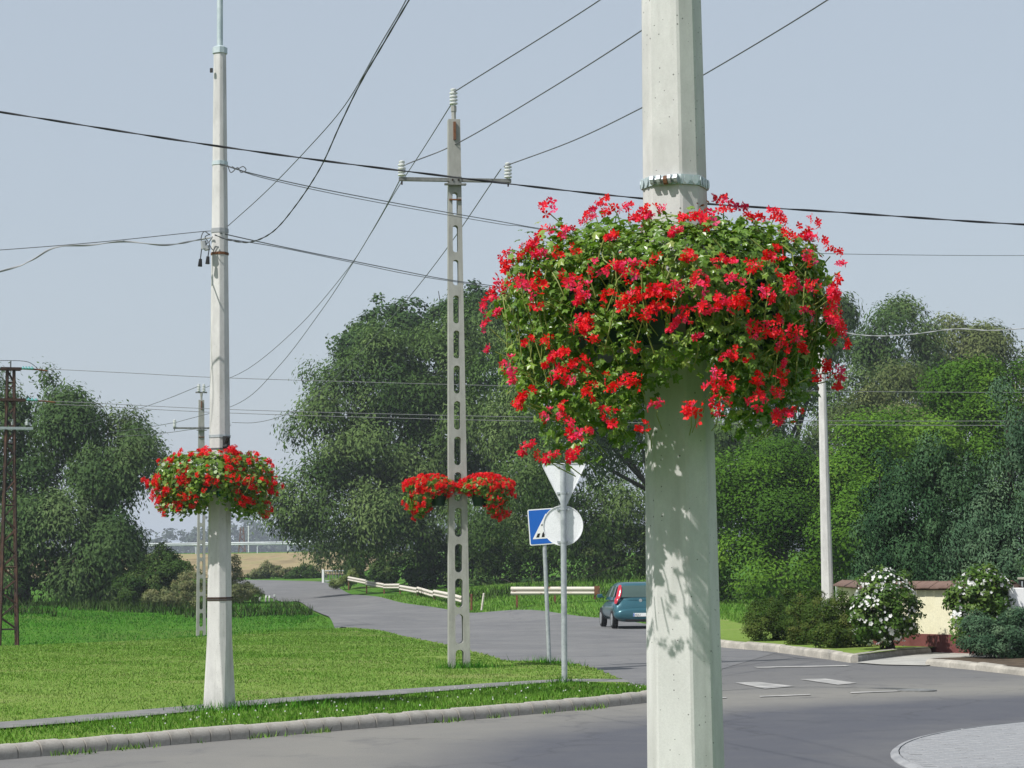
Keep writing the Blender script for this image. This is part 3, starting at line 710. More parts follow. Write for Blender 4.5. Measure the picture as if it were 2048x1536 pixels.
tree('locust_tree', 'bright green locust filling the gap between the front pole and the slim lamp pole', 'tree', 1540, 88,
     [lobe(1490, 960, 87, 62, 60), lobe(1570, 960, 88, 75, 60), lobe(1490, 1060, 86, 75, 85), lobe(1580, 1050, 86, 85, 90), lobe(1620, 980, 88, 50, 55), lobe(1540, 1130, 85, 100, 75), lobe(1450, 1120, 85, 50, 80)],
     62000, 0.15, 'locust', 31, 0.25, GLO, **LOC)
tree('locust_tree', 'green locust right of the slim lamp pole, behind the lower conifer', 'tree', 1730, 86,
     [lobe(1700, 960, 86, 62, 60), lobe(1760, 930, 87, 70, 55), lobe(1700, 1060, 85, 65, 90), lobe(1800, 960, 86, 70, 70), lobe(1750, 1060, 84, 90, 90), lobe(1680, 1120, 84, 45, 70)],
     48000, 0.15, 'locust', 32, 0.25, GLO, **LOC)
tree('locust_tree', 'tall yellow green locust with spiky shoots left of the tall conifer', 'tree', 1910, 92,
     [lobe(1900, 850, 92, 62, 60), lobe(1990, 770, 93, 50, 60), lobe(1940, 790, 93, 50, 40), lobe(1870, 900, 91, 70, 60), lobe(1950, 880, 92, 80, 80), lobe(2030, 850, 93, 60, 90), lobe(1990, 960, 91, 100, 90)],
     54000, 0.15, 'locust', 33, 0.25, GLO, **LOC)

def conifer(label, px, d, ybase, ytop, halfw, n, seed, mat='conifer', size=0.088, group=None, bz=0.1, extra=()):
    """Upright sprays of needles on a ragged cone."""
    g = np.random.default_rng(seed)
    q = at(px, 1150, d); k = 1 / ppm(d)
    top = at(px, ytop, d).z - bz; hw = halfw * k
    root = empty('conifer_tree', (q.x, q.y, bz), 0, label=label, cat='conifer', group=group)
    mb = MB(); mb.tube([(0, 0, -.1), (0, 0, top * .5), (0, 0, top * .93)], [hw * .09, hw * .06, 0.02], 7); mb.obj('trunk', M['bark'], root, True)
    nc = n // 300
    back_ = .62
    stems = [(0, 0, 1.0)] + list(extra)
    si = g.integers(0, len(stems), nc); st = np.array(stems)[si]
    u = 1 - g.random(nc) ** 0.62 * 0.99
    u = np.clip(u, 0.02, 0.985)
    phi = g.uniform(0, 2 * np.pi, nc); phi = np.where((np.sin(phi) > .15) & (g.random(nc) < back_), -phi, phi)
    lump = 1 + 0.14 * np.sin(phi * 3 + u * 9 + seed) + 0.10 * np.sin(phi * 7 - u * 17)
    rr = hw * np.power(np.clip(1 - u, 0, 1), 0.76) * np.where(u < 0.12, 0.80 + u * 1.7, 1.0) * lump * np.where(g.random(nc) < 0.25, g.uniform(.4, .85, nc), g.uniform(.88, 1.05, nc))
    Dn = np.stack([np.cos(phi), np.sin(phi), 0.25 + 0 * phi], -1)
    CC = np.stack([st[:, 0] * hw + np.cos(phi) * rr * (0.55 + .45 * st[:, 2]), st[:, 1] * hw + np.sin(phi) * rr * (0.55 + .45 * st[:, 2]), u * top * st[:, 2]], -1)
    ci = g.integers(0, nc, n)
    od = unit(g.normal(size=(n, 3)) + Dn[ci] * .7 + np.array([0, 0, .25]))
    axis = unit(od * .6 + Dn[ci] * 0.4 + np.array([0, 0, 0.7]) + g.normal(size=(n, 3)) * .3)
    C = CC[ci] + od * (g.random(n) ** .25)[:, None] * ((hw * .17 + .08) * g.uniform(.6, 1.4, nc)[ci])[:, None] * np.array([1, 1, 1.5]) + g.normal(size=(n, 3)) * 0.03
    N = unit(od + g.normal(size=(n, 3)) * .45)
    L = size * g.uniform(.6, 1.4, n)
    ct = g.normal(.5, .18, nc)
    me = poly_mesh('crown', leaf_quads(C, N, axis, L, L * .42), 4, M[mat], np.clip(ct[ci] + g.normal(0, .12, n), 0, 1))
    me.normals_split_custom_set_from_vertices(np.repeat(unit(od + Dn[ci] * .4 + g.normal(size=(n, 3)) * .25), 4, 0))
    link('crown', me, root)
    return root
GC = 'blue green conifers behind the yellow wall'
conifer('left conifer of three behind the yellow wall, with twin pointed tips, nearest the lamp pole', 1765, 52, 1250, 925, 84, 42000, 41, group=GC, extra=((0.35, 0, .86),))
conifer('middle broad conifer behind the yellow wall between two white flowering shrubs', 1875, 51, 1250, 885, 132, 62000, 42, group=GC, extra=((-.45, 0, .88), (.3, -.1, .95)))
conifer('tallest grey green conifer at the right edge, rising well above its neighbours', 2025, 50, 1250, 770, 132, 62000, 43, mat='juniper', group=GC, extra=((-.5, 0, .55), (.3, -.1, .85)))

def shrub(name, label, px, d, lobes, n, size, mat, seed, bz=None, group=None, cat='shrub', stems=5, **kw):
    q = at(px, 1150, d); bz = (h1(q.x, q.y) - 0.06) if bz is None else bz
    root = empty(name, (q.x, q.y, bz), 0, label=label, cat=cat, group=group)
    loc = [[l[0] - q.x, l[1] - q.y, l[2] - bz, *l[3:]] for l in lobes]
    g = random.Random(seed); mb = MB()
    for k in range(stems):
        l = loc[k % len(loc)]
        mb.tube([(g.uniform(-.12, .12) + l[0] * .3, g.uniform(-.1, .1) + l[1] * .3, 0), (l[0] * .6 + g.uniform(-.1, .1), l[1] * .6, l[2] * .6), (l[0], l[1], l[2] + l[5] * .3)], [.028, .02, .008], 5)
    mb.obj('stem', M['bark'], root, True)
    cr = link('foliage', crown_mesh('foliage', loc, n, size, M[mat], seed, **kw), root)
    return root, loc

# hedge of low dark shrubs in front of the lamp pole: three bushes grown together
GH = 'low dark bushes grown together behind the pale kerb'
shrub('hedge_bush', 'left bush of the low dark hedge, its rounded end beside the grass', 1555, 46.5, [lobe(1545, 1250, 46, 48, 44), lobe(1575, 1235, 46.5, 45, 48), lobe(1530, 1262, 45.5, 32, 34)], 17000, 0.05, 'hedge', 51, 0.12, GH, aspect=.5, clump=.13, spread=.6, low=-.9, cover=1.0, up=.6)
shrub('hedge_bush', 'middle bush of the low dark hedge at the foot of the lamp pole', 1635, 44.5, [lobe(1630, 1240, 44.5, 55, 55), lobe(1660, 1262, 43, 45, 40), lobe(1610, 1265, 43, 40, 36)], 19000, 0.05, 'hedge', 52, 0.12, GH, aspect=.5, clump=.13, spread=.6, low=-.9, cover=1.0, up=.6)
shrub('hedge_bush', 'right bush of the low dark hedge, against the white flowering shrub', 1690, 42.5, [lobe(1685, 1235, 42.5, 36, 50), lobe(1700, 1270, 41.5, 42, 36), lobe(1660, 1280, 41, 40, 22)], 15000, 0.05, 'hedge', 53, 0.12, GH, aspect=.5, clump=.13, spread=.6, low=-.9, cover=1.0, up=.6)

# white flowering shrubs
g = np.random.default_rng(5)
def bloom_mesh(seed, r=0.045):
    g = np.random.default_rng(seed); V = []; T = []
    for k in range(5):
        a = 2 * math.pi * k / 5 + g.uniform(-.2, .2)
        d = np.array([math.cos(a), math.sin(a), .35]); s_ = np.array([-math.sin(a), math.cos(a), 0])
        V += [(0, 0, 0), d * r * .6 + s_ * r * .5, d * r * 1.05, d * r * .6 - s_ * r * .5]; T.append(g.random())
    return poly_mesh('bloom', np.array(V), 4, M['white_petal'], T)
blooms = [bloom_mesh(k) for k in range(4)]
def add_blooms(root, loc, n, seed, topbias):
    g = np.random.default_rng(seed); k = 0
    while k < n:
        l = loc[g.integers(0, len(loc))]
        d = unit(g.normal(size=3)); d[1] = -abs(d[1]) if g.random() < .75 else d[1]; d = unit(d)
        if g.random() > (0.28 + topbias * max(0, d[2]) + .25 * max(0, -d[0])): continue
        p = np.array(l[:3]) + d * np.array(l[3:]) * 1.10
        if any((((p - np.array(m_[:3])) / (np.array(m_[3:]) * 1.0)) ** 2).sum() < .98 for m_ in loc): continue
        o = link('bloom', blooms[k % 4], root, p)
        o.rotation_euler = Vector(d + g.normal(size=3) * .35).to_track_quat('Z', 'Y').to_euler()
        sc = g.uniform(.45, 1.0); o.scale = (sc,) * 3
        k += 1
GHI = 'round shrubs with white flowers in front of the yellow wall'
r_, l_ = shrub('hibiscus_shrub', 'left round white flowering shrub, standing beside the dark hedge', 1775, 40.0, [lobe(1770, 1215, 40, 60, 62), lobe(1765, 1185, 40, 48, 44), lobe(1790, 1235, 40, 46, 52), lobe(1745, 1235, 39.8, 42, 48), lobe(1770, 1262, 40, 46, 24)], 8500, 0.075, 'hibiscus', 54, 0.12, GHI, stems=7, aspect=.62, clump=.115, spread=.6, low=-.95, cover=1.0)
add_blooms(r_, l_, 240, 61, .9)
r_, l_ = shrub('hibiscus_shrub', 'right round white flowering shrub, rising behind the spreading juniper', 1962, 39.0, [lobe(1962, 1205, 39, 62, 58), lobe(1965, 1180, 39, 52, 38), lobe(1995, 1200, 39, 34, 44), lobe(1930, 1210, 38.8, 28, 48), lobe(1920, 1255, 38.5, 16, 36), lobe(1975, 1240, 39, 50, 40)], 8500, 0.075, 'hibiscus', 55, 0.12, GHI, stems=7, aspect=.62, clump=.115, spread=.6, low=-.95, cover=1.0)
add_blooms(r_, l_, 200, 62, 1.2)
shrub('juniper_bush', 'spreading grey green juniper by the kerb in the right corner', 2000, 35.8, [lobe(1985, 1290, 35.6, 52, 36), lobe(2030, 1280, 35.8, 50, 46), lobe(1960, 1272, 35.8, 34, 30), lobe(2070, 1280, 35.8, 50, 50), lobe(2030, 1240, 36.2, 40, 16), lobe(1960, 1250, 36.2, 26, 14)], 26000, 0.06, 'juniper', 56, 0.12, None, 'shrub', aspect=.32, clump=.12, spread=.6, up=.7, low=-.9, cover=.9)

# wild bushes beside the side road
shrub('wild_bush', 'bramble thicket sloping down from the left willow towards the second slotted pole', 330, 110, [lobe(310, 1150, 110, 50, 45), lobe(355, 1160, 108, 45, 40), lobe(290, 1180, 108, 50, 30), lobe(330, 1120, 113, 30, 36)], 22000, 0.13, 'bush', 57, aspect=.6, clump=.38, cover=.8)
shrub('wild_bush', 'yellowish weedy bush left of the second slotted pole', 385, 106, [lobe(385, 1175, 106, 34, 32), lobe(360, 1190, 105, 40, 22), lobe(400, 1195, 104, 30, 20), lobe(330, 1200, 104, 40, 12)], 15000, 0.11, 'weed', 58, aspect=.4, clump=.28, cover=.9)
shrub('wild_bush', 'weedy bush at the left edge of the side road, right of the left flower pole', 480, 116, [lobe(475, 1175, 117, 22, 30), lobe(492, 1190, 116, 28, 18), lobe(470, 1195, 114, 24, 22), lobe(465, 1135, 122, 10, 22)], 12000, 0.11, 'weed', 59, aspect=.4, clump=.25, cover=.9)
shrub('wild_bush', 'green bush on the far side of the side road in front of the dry field', 540, 186, [lobe(535, 1138, 186, 22, 12), lobe(560, 1145, 186, 30, 8), lobe(515, 1150, 186, 25, 6)], 7000, 0.17, 'weed', 60, aspect=.5, clump=.26, cover=1.2, low=-1)
shrub('wild_bush', 'darker bush between the dry field and the little metal gate', 612, 184, [lobe(612, 1145, 184, 26, 14), lobe(632, 1138, 186, 18, 20), lobe(590, 1152, 184, 22, 8), lobe(625, 1155, 184, 24, 8)], 8000, 0.18, 'bush', 61, aspect=.5, clump=.26, cover=1.2, low=-1)
shrub('wild_bush', 'lime green bush growing over the end of the little metal gate', 695, 152, [lobe(702, 1160, 152, 16, 8), lobe(715, 1148, 153, 14, 14), lobe(682, 1166, 151, 16, 4)], 7000, 0.13, 'bush_lime', 62, aspect=.55, clump=.3)
shrub('wild_bush', 'undergrowth under the low branches of the huge willow above the guardrail', 760, 152, [lobe(740, 1135, 154, 50, 34), lobe(800, 1140, 146, 60, 40), lobe(870, 1150, 136, 60, 40), lobe(700, 1120, 160, 40, 30), lobe(900, 1120, 140, 70, 60)], 20000, 0.2, 'bush', 63, aspect=.55, clump=.4)
shrub('wild_bush', 'dark undergrowth below the willow behind the short double guardrail', 1060, 122, [lobe(970, 1150, 132, 70, 40), lobe(1060, 1130, 131, 80, 50), lobe(1160, 1120, 131, 80, 60), lobe(1260, 1110, 130, 70, 60), lobe(1330, 1110, 130, 60, 70), lobe(1020, 1080, 136, 90, 60), lobe(1200, 1060, 136, 120, 60)], 32000, 0.2, 'bush', 64, aspect=.55, clump=.4)
# far wood and hills in the haze
g = np.random.default_rng(77)
lo = []
for k in range(190):
    x = -440 + k * 3.6 + g.uniform(-3, 3); Y = 1300 + g.uniform(-50, 50)
    hgt = 25 + 5 * math.sin(k * .19) + 3 * math.sin(k * .53) + g.uniform(-3, 4)
    lo.append([x, Y, 5 + hgt * .5, 8 + g.uniform(-1, 4), 8, hgt * .55])
lo += [[-440 + k * 9.0, 1310, 6, 9, 8, 9] for k in range(76)]
link('wood', crown_mesh('wood', lo, 90000, 2.6, M['far_leaf'], 78, aspect=.7, clump=2.8, spread=.55, per=12, low=-1), kind='stuff')
XX, YY = np.meshgrid(np.linspace(-4200, 4200, 130), np.linspace(3000, 5200, 14))
t = np.clip((YY - 3000) / 600, 0, 1)
ZZ = t * (66 + 16 * np.sin(XX / 530 + .6) + 7 * np.sin(XX / 210)) * np.clip(1 - (YY - 3800) / 2000, .3, 1)
M['hill'] = surf('wooded_hill', (0.03, 0.05, 0.02), (0.055, 0.08, 0.03), 0.02, 0.95, 0)
link('hills', grid_mesh('hills', XX, YY, ZZ - 2, M['hill']), kind='structure')

# ------------------------------------------------------------------ concrete lamp poles
POLE_ROT = R(-21.6)
def pole_section(w, ch, rot=0.0):
    hw = w / 2; c_ = ch
    pts = [(-hw + c_, -hw), (hw - c_, -hw), (hw, -hw + c_), (hw, hw - c_), (hw - c_, hw), (-hw + c_, hw), (-hw, hw - c_), (-hw, -hw + c_)]
    return pts
def pole_shaft(top, seed=0):
    mb = MB(); rings = []
    def wz(z): return max(0.266 - 0.0180 * z, 0.09)
    zs = [(-0.3, 0.283, 0.012), (0.0, 0.283, 0.012), (0.40, 0.264, 0.03), (0.85, wz(0.85), wz(0.85) * .235)]
    z = 1.6
    while z < top: zs.append((z, wz(z), wz(z) * .235)); z += 0.8
    zs.append((top, wz(top), wz(top) * .235))
    for z, w, c_ in zs: rings.append([Vector((x, y, z)) for x, y in pole_section(w, c_)])
    mb.loft(rings)
    return mb, wz
def band(parent, z, w, mat, hgt=0.05, name='clamp_band', th=0.006):
    mb = MB(); c_ = w * .235
    o_ = [[Vector((x, y, zz)) for x, y in pole_section(w + k, c_ + k * .3)] for zz, k in ((z - hgt / 2, .002), (z - hgt / 2, 2 * th), (z + hgt / 2, 2 * th), (z + hgt / 2, .002))]
    mb.loft(o_, False)
    return mb.obj(name, mat, parent)
def lamp_pole(loc, label, top=7.63, mast=True, group='octagonal concrete lamp poles'):
    root = empty('lamp_pole', loc, POLE_ROT, label=label, cat='lamp pole', group=group)
    mb, wz = pole_shaft(top)
    mb.obj('shaft', M['concrete'], root, bevel=0.006)
    mb = MB(); w = wz(top)
    mb.loft([[Vector((x, y, z)) for x, y in pole_section(ww, ww * .235)] for z, ww in ((top - .04, w + .004), (top - .04, w + .024), (top + .03, w + .024), (top + .045, w - .02))])
    mb.obj('cap', M['zinc'], root)
    if mast:
        mb = MB(); mb.tube([(0, 0, top + .04), (0, 0, top + 2.2), (0.05, -.02, top + 2.9), (0.35, -.12, top + 3.25), (1.1, -.4, top + 3.4)], [.036, .034, .032, .03, .028], 10)
        mb.obj('mast_tube', M['zinc'], root, True)
        mb = MB(); mb.tube([(1.05, -.38, top + 3.4), (1.25, -.45, top + 3.43), (1.6, -.58, top + 3.45), (1.75, -.63, top + 3.43)], [.04, .09, .1, .04], 10)
        mb.obj('lamp_head', M['galv'], root, True)
    return root, wz

# the pole close to the camera
q = at(1355, 650, 7.6)
front_pole, wz = lamp_pole((q.x, q.y, 0.05), 'close concrete lamp pole carrying the big red flower basket, cut off by the frame')
zb = at(1362, 370, 7.6).z - .05
bnd = band(front_pole, zb, wz(zb), M['zinc'], .036)
# scalloped punched strap: a row of small holed tabs and the bolt that closes it
mb = MB()
w_ = wz(zb)
poly = pole_section(w_ + .013, w_ * .235)
for i in range(8):
    a, b2 = Vector((*poly[i], 0)), Vector((*poly[(i + 1) % 8], 0)); L = (b2 - a).length; nn = max(2, int(L / .026))
    nrm = Vector(((b2 - a).y, -(b2 - a).x, 0)).normalized()
    for k in range(nn):
        p = a.lerp(b2, (k + .5) / nn) + nrm * .001
        t_ = (b2 - a).normalized()
        ring_ = [p + t_ * (.012 * math.cos(x)) + Vector((0, 0, zb + .0175 * math.sin(x))) for x in np.linspace(0, 2 * math.pi, 9)[:-1]]
        mb.loft([ring_, [r + nrm * .0015 for r in ring_]])
mb.obj('strap_scallop', M['zinc'], front_pole)
mb = MB()
fy = -w_ / 2 - .02
mb.tube([(-.05, fy, zb), (.045, fy, zb)], .007, 6)
for x in (-.045, -.02, .02, .045): mb.tube([(x - .006, fy, zb), (x + .006, fy, zb)], .017, 8)
mb.obj('strap_bolt', M['galv'], front_pole)
mb = MB(); mb.tube([(.0, fy - .004, zb - .004), (.014, fy - .004, zb - .004)], .017, 8); mb.obj('rusty_nut', M['rust'], front_pole)

# the left pole with its cables
qL = gp(439, 1421, LAWN_Z)
left_pole, wz = lamp_pole((qL.x, qL.y, LAWN_Z - .03), 'concrete lamp pole on the lawn with cables clamped to it and a red flower basket')
dL = qL.y
def zl(py): return at(438, py, dL).z - (LAWN_Z - .03)
# the pole nearly reaches the top of the photograph: its cap sits where the photograph shows it
for py, mt, hh in ((327, 'zinc', .045), (462, 'wire_pale', .05), (508, 'rust', .03), (873, 'galv', .03), (898, 'wire', .015), (1196, 'rust_dark', .02), (1200, 'rust_dark', .012)):
    band(left_pole, zl(py), wz(zl(py)), M[mt], hh)
mb = MB(); z_ = zl(886); mb.box((.12, -.06, z_), (.06, .06, .14)); mb.tube([(.11, -.07, z_ - .04), (.17, -.10, z_ + .06)], .022, 6); mb.tube([(.1, -.07, z_ - .05), (.16, -.09, z_ - .05)], .03, 6)
mb.obj('bracket', M['black'], left_pole)
def wpole(p): return left_pole.matrix_basis.inverted() @ Vector(p)
bpy.context.view_layer.update()
mb = MB()
for x, y1, y2, s_ in ((407, 482, 498, 1), (413, 492, 500, 1)):
    a, b2 = wpole(at(x, y1, dL - .15)), wpole(at(x + 2, y2, dL - .15)); mb.tube([a, b2], .035, 7)
mb.obj('junction_box', M['wire_pale'], left_pole)
mb = MB()
for x, y0, y1, y2 in ((400, 490, 518, 533), (415, 495, 513, 528)):
    a, m_, b2 = wpole(at(x + 4, y0, dL - .15)), wpole(at(x + 1, y1, dL - .15)), wpole(at(x, y2, dL - .15)); mb.tube([a, m_], .006, 5); mb.tube([m_, b2], [.018, .026], 7)
mb.obj('cable_end', M['black'], left_pole)
mb = MB()
for pts in (((420, 470), (408, 463), (402, 478), (408, 490), (416, 484), (410, 474), (420, 468)), ((424, 476), (418, 486), (426, 500), (432, 492)), ((455, 330), (462, 345), (475, 335), (482, 345), (492, 340), (486, 333), (474, 338), (464, 333))):
    mb.tube([wpole(at(x, y, dL - .16)) for x, y in catmull(pts, 5)], .006, 5)
mb.obj('cable_loop', M['wire'], left_pole)
mb = MB(); mb.box((-.05, -.11, zl(144)), (.03, .02, .05)); mb.obj('bolt', M['black'], left_pole)

# the right pole behind the hedge
q = at(1655, 1185, 47.5)
right_pole, wz3 = lamp_pole((q.x, q.y, 0.08), 'slim concrete lamp pole behind the hedge between locust trees', top=8.2, mast=False)

# ------------------------------------------------------------------ slotted concrete power poles
def slotted_shaft(hgt, w0, w1, t0, t1, slots):
    """slots: (z0,z1) pairs. Two faces joined round every slot, so that each slot is a real opening."""
    mb = MB()
    W = lambda z: w0 + (w1 - w0) * z / hgt
    T = lambda z: t0 + (t1 - t0) * z / hgt
    cells = []; z = -0.3
    for i, (a, b2) in enumerate(slots):
        nxt = slots[i + 1][0] if i + 1 < len(slots) else b2 + 0.1
        lo_ = z; hi_ = (b2 + nxt) / 2
        cells.append((lo_, hi_, a, b2)); z = hi_
    N = 24
    for lo_, hi_, a, b2 in cells:
        sw = lambda zz: W(zz) * 0.20
        out, inn = [], []
        r = min(sw(a), (b2 - a) / 2)
        for k in range(N):
            ang = 2 * math.pi * k / N
            cx_, sz_ = math.cos(ang), math.sin(ang)
            zc = (b2 - r) if sz_ > 1e-6 else (a + r) if sz_ < -1e-6 else (a + b2) / 2
            zi = zc + r * sz_ if abs(sz_) > 1e-6 else zc
            xi = sw(zi) * cx_
            inn.append((xi, zi))
            mxy = max(abs(cx_), abs(sz_))
            u_, v_ = cx_ / mxy, sz_ / mxy
            zo = hi_ if v_ > .999 else lo_ if v_ < -.999 else ((a + b2) / 2 + v_ * ((hi_ - lo_) / 2))
            zo = min(max(zo, lo_), hi_)
            out.append((u_ * W(zo) / 2, zo))
        vs_ = []
        for sgn in (-1, 1):
            vs_ += [(x, sgn * T(zz) / 2, zz) for x, zz in out] + [(x, sgn * T(zz) / 2, zz) for x, zz in inn]
        fs = []
        for k in range(N):
            j = (k + 1) % N
            fs += [(k, j, N + j, N + k), (2 * N + k, 3 * N + k, 3 * N + j, 2 * N + j), (N + k, N + j, 3 * N + j, 3 * N + k)]
            if abs(out[k][0]) > W(out[k][1]) / 2 - 1e-6 and abs(out[j][0]) > W(out[j][1]) / 2 - 1e-6 and out[k][0] * out[j][0] > 0:
                fs.append((k, 2 * N + k, 2 * N + j, j))
        mb.add(vs_, fs)
    # solid head
    z0 = cells[-1][1]
    mb.loft([[Vector((sx * W(zz) / 2, sy * T(zz) / 2, zz)) for sx, sy in ((-1, -1), (1, -1), (1, 1), (-1, 1))] for zz in (z0, (z0 + hgt) / 2, hgt)], True)
    return mb, W, T
def insulator_profile(s=1.0, n=4):
    pr = [(0.0, 0), (.03 * s, 0)]
    for k in range(n):
        z = .02 + k * .055 * s
        pr += [(.035 * s, z), (.066 * s, z + .012 * s), (.066 * s, z + .03 * s), (.035 * s, z + .045 * s)]
    return pr + [(.05 * s, z + .06 * s), (.05 * s, z + .085 * s), (.02 * s, z + .1 * s), (0, z + .1 * s)]
def insulator(parent, p, s=1.0, mat='porcelain'):
    mb = MB(); mb.lathe(insulator_profile(s), p, 12)
    o = mb.obj('insulator', M[mat], parent, 50)
    return o
def power_pole(loc, rz, hgt, slots, label, arm_z, arm, tip, double=False, lean=0.0):
    root = empty('power_pole', loc, rz, label=label, cat='power pole', group='slotted concrete power poles')
    root.rotation_euler[1] = lean
    mb, W, T = slotted_shaft(hgt, .345, .195, .215, .15, slots)
    mb.obj('shaft', M['concrete_old'], root, bevel=None)
    mb = MB(); a, b2 = arm
    yy = -T(arm_z) / 2 - .035
    mb.box(((a + b2) / 2, yy, arm_z), (b2 - a, .06, .055)); mb.box(((a + b2) / 2, yy + .01, arm_z + .03), (b2 - a, .08, .008))
    mb.box((0, yy - .02, arm_z), (.2, .05, .12)); mb.box((0, yy - .01, arm_z - .07), (.36, .07, .03))
    mb.obj('crossarm', M['steel_dull'], root, bevel=.004)
    mb = MB()
    for x in (a + .05, b2 - .05): mb.tube([(x, yy, arm_z - .09), (x, yy, arm_z - .02)], .014, 6)
    for x in (-.05, .05): mb.tube([(x, yy - .06, arm_z), (x, yy - .03, arm_z)], .016, 6)
    mb.obj('bolt', M['rust_dark'], root)
    for x in (a + .05, b2 - .05): insulator(root, (x, yy, arm_z + .03))
    mb = MB()
    mb.tube([(0, 0, hgt), (0, 0, hgt + .14)], .038, 8); mb.tube([(0, 0, hgt + .14), (0, 0, hgt + tip)], .048, 8); mb.box((0, -.09, hgt - .2), (.04, .05, .3), 1)
    mb.obj('top_pin', [M['concrete_old'], M['rust']], root)
    if double:
        mb = MB(); mb.box((0, 0, hgt + tip + .02), (.42, .06, .05)); mb.obj('top_bracket', M['steel_dull'], root)
        for x in (-.09, .09): insulator(root, (x, 0, hgt + tip + .045))
    else: insulator(root, (0, 0, hgt + tip), 1.05)
    mb = MB(); mb.box((0, -T(6) / 2 - .012, arm_z - .32), (.2, .03, .025)); mb.obj('old_bracket', M['rust'], root)
    return root
q1 = gp(918, 1336, LAWN_Z); d1_ = q1.y
def z1(py): return at(912, py, d1_).z - LAWN_Z
sl = []
for a, b2 in ((1342, 1299), (1287, 1228), (1215, 1157), (1145, 1088), (1074, 1016), (1003, 945), (931, 874), (860, 803), (788, 732), (718, 662), (648, 592), (572, 521), (506, 452), (432, 386)):
    sl.append((max(z1(a), -.1), z1(b2)))
H1 = z1(240)
power_pole((q1.x, q1.y, LAWN_Z), R(9), H1, sl, 'weathered slotted concrete power pole on the lawn, nearer one with a wide crossarm and flowers', z1(363), (-.93, .93), z1(212) - H1, lean=0.0)
q2 = at(402, 1290, 76); bz2 = h1(q2.x, q2.y) - .02
def z2(py): return at(404, py, 76).z - bz2
H2 = z2(800)
sl2 = [(.02 + .62 * k, .52 + .62 * k) for k in range(int((H2 - 1.4) / .62))]
power_pole((q2.x, q2.y, bz2), R(14), H2, sl2, 'distant slotted concrete power pole half hidden behind the left flower pole', z2(857), (-1.02, 1.02), z2(786) - H2, True)

# ------------------------------------------------------------------ steel lattice pylon at the left edge
qp = at(16, 1290, 72); pz = h1(qp.x, qp.y) - .03
pyl = empty('pylon', (qp.x, qp.y, pz), R(20), label='rusty steel lattice pylon standing at the left edge of the meadow', cat='pylon')
def zp(py): return at(20, py, 72).z - pz
HT = zp(735)
def hwp(z): return .30 - (.30 - .16) * min(z / (HT * .62), 1) if z < HT * .62 else .16 - .05 * (z - HT * .62) / (HT * .38)
for sx in (-1, 1):
    for sy in (-1, 1):
        mb = MB(); mb.tube([(sx * hwp(z), sy * hwp(z), z) for z in np.linspace(-.2, HT, 9)], .045, 4); mb.obj('leg', M['rust_dark'], pyl)
mb = MB(); zz = np.linspace(.6, HT - .1, 22)
for i in range(len(zz) - 1):
    a, b2 = zz[i], zz[i + 1]; ha, hb = hwp(a), hwp(b2)
    for sgn in (-1, 1):
        k = 1 if i % 2 else -1
        mb.tube([(-k * ha, sgn * ha, a), (k * hb, sgn * hb, b2)], .018, 4); mb.tube([(sgn * ha, k * ha, a), (sgn * hb, -k * hb, b2)], .018, 4)
    if i % 5 == 0:
        for sgn in (-1, 1): mb.tube([(-ha, sgn * ha, a), (ha, sgn * ha, a)], .022, 4)
mb.obj('brace', M['rust_dark'], pyl)
for py, L0, L1, mt in ((738, -.35, .35, 'rust_dark'), (800, -.5, .5, 'rust_dark'), (857, -1.1, .75, 'galv')):
    z = zp(py); mb = MB(); mb.box(((L0 + L1) / 2, -.16, z), (L1 - L0, .1, .09)); mb.box(((L0 + L1) / 2, .16, z), (L1 - L0, .1, .09))
    mb.obj('crossarm', M[mt], pyl)
for py, x0, x1 in ((737, .35, .95), (800, .4, 1.15), (737, -.35, -.95), (800, -.4, -1.15)):
    z = zp(py); mb = MB()
    for k in range(4):
        x = x0 + (x1 - x0) * (k + .7) / 6
        mb.lathe([(0, -.05), (.03, -.05), (.085, -.02), (.085, .01), (.03, .03), (.02, .07), (0, .07)], (x, 0, z + .02), 10)
    mb.obj('insulator_string', M['glass_ins'], pyl, 40)
    mb = MB(); mb.tube([(x0, 0, z), (x1, 0, z - .02), (x1 + (x1 - x0) * .5, 0, z - .06)], .03, 5); mb.obj('tension_clamp', M['rust'], pyl)
for x in (-.4, .1, .55):
    mb = MB(); mb.lathe([(0, 0), (.06, 0), (.07, .1), (.04, .12), (.06, .2), (0, .22)], (x, 0, zp(850)), 8); mb.obj('insulator', M['porcelain'], pyl, 40)
mb = MB(); z = zp(735)
mb.tube([(0, 0, z), (0, 0, z + .22)], .025, 5)
mb.tube(catmull([(-1.0, 0, z - .02), (-.5, 0, z + .2), (0, 0, z + .24), (.6, 0, z + .2), (.95, 0, z - .05)], 6), .012, 5)
mb.obj('jumper_wire', M['wire'], pyl)

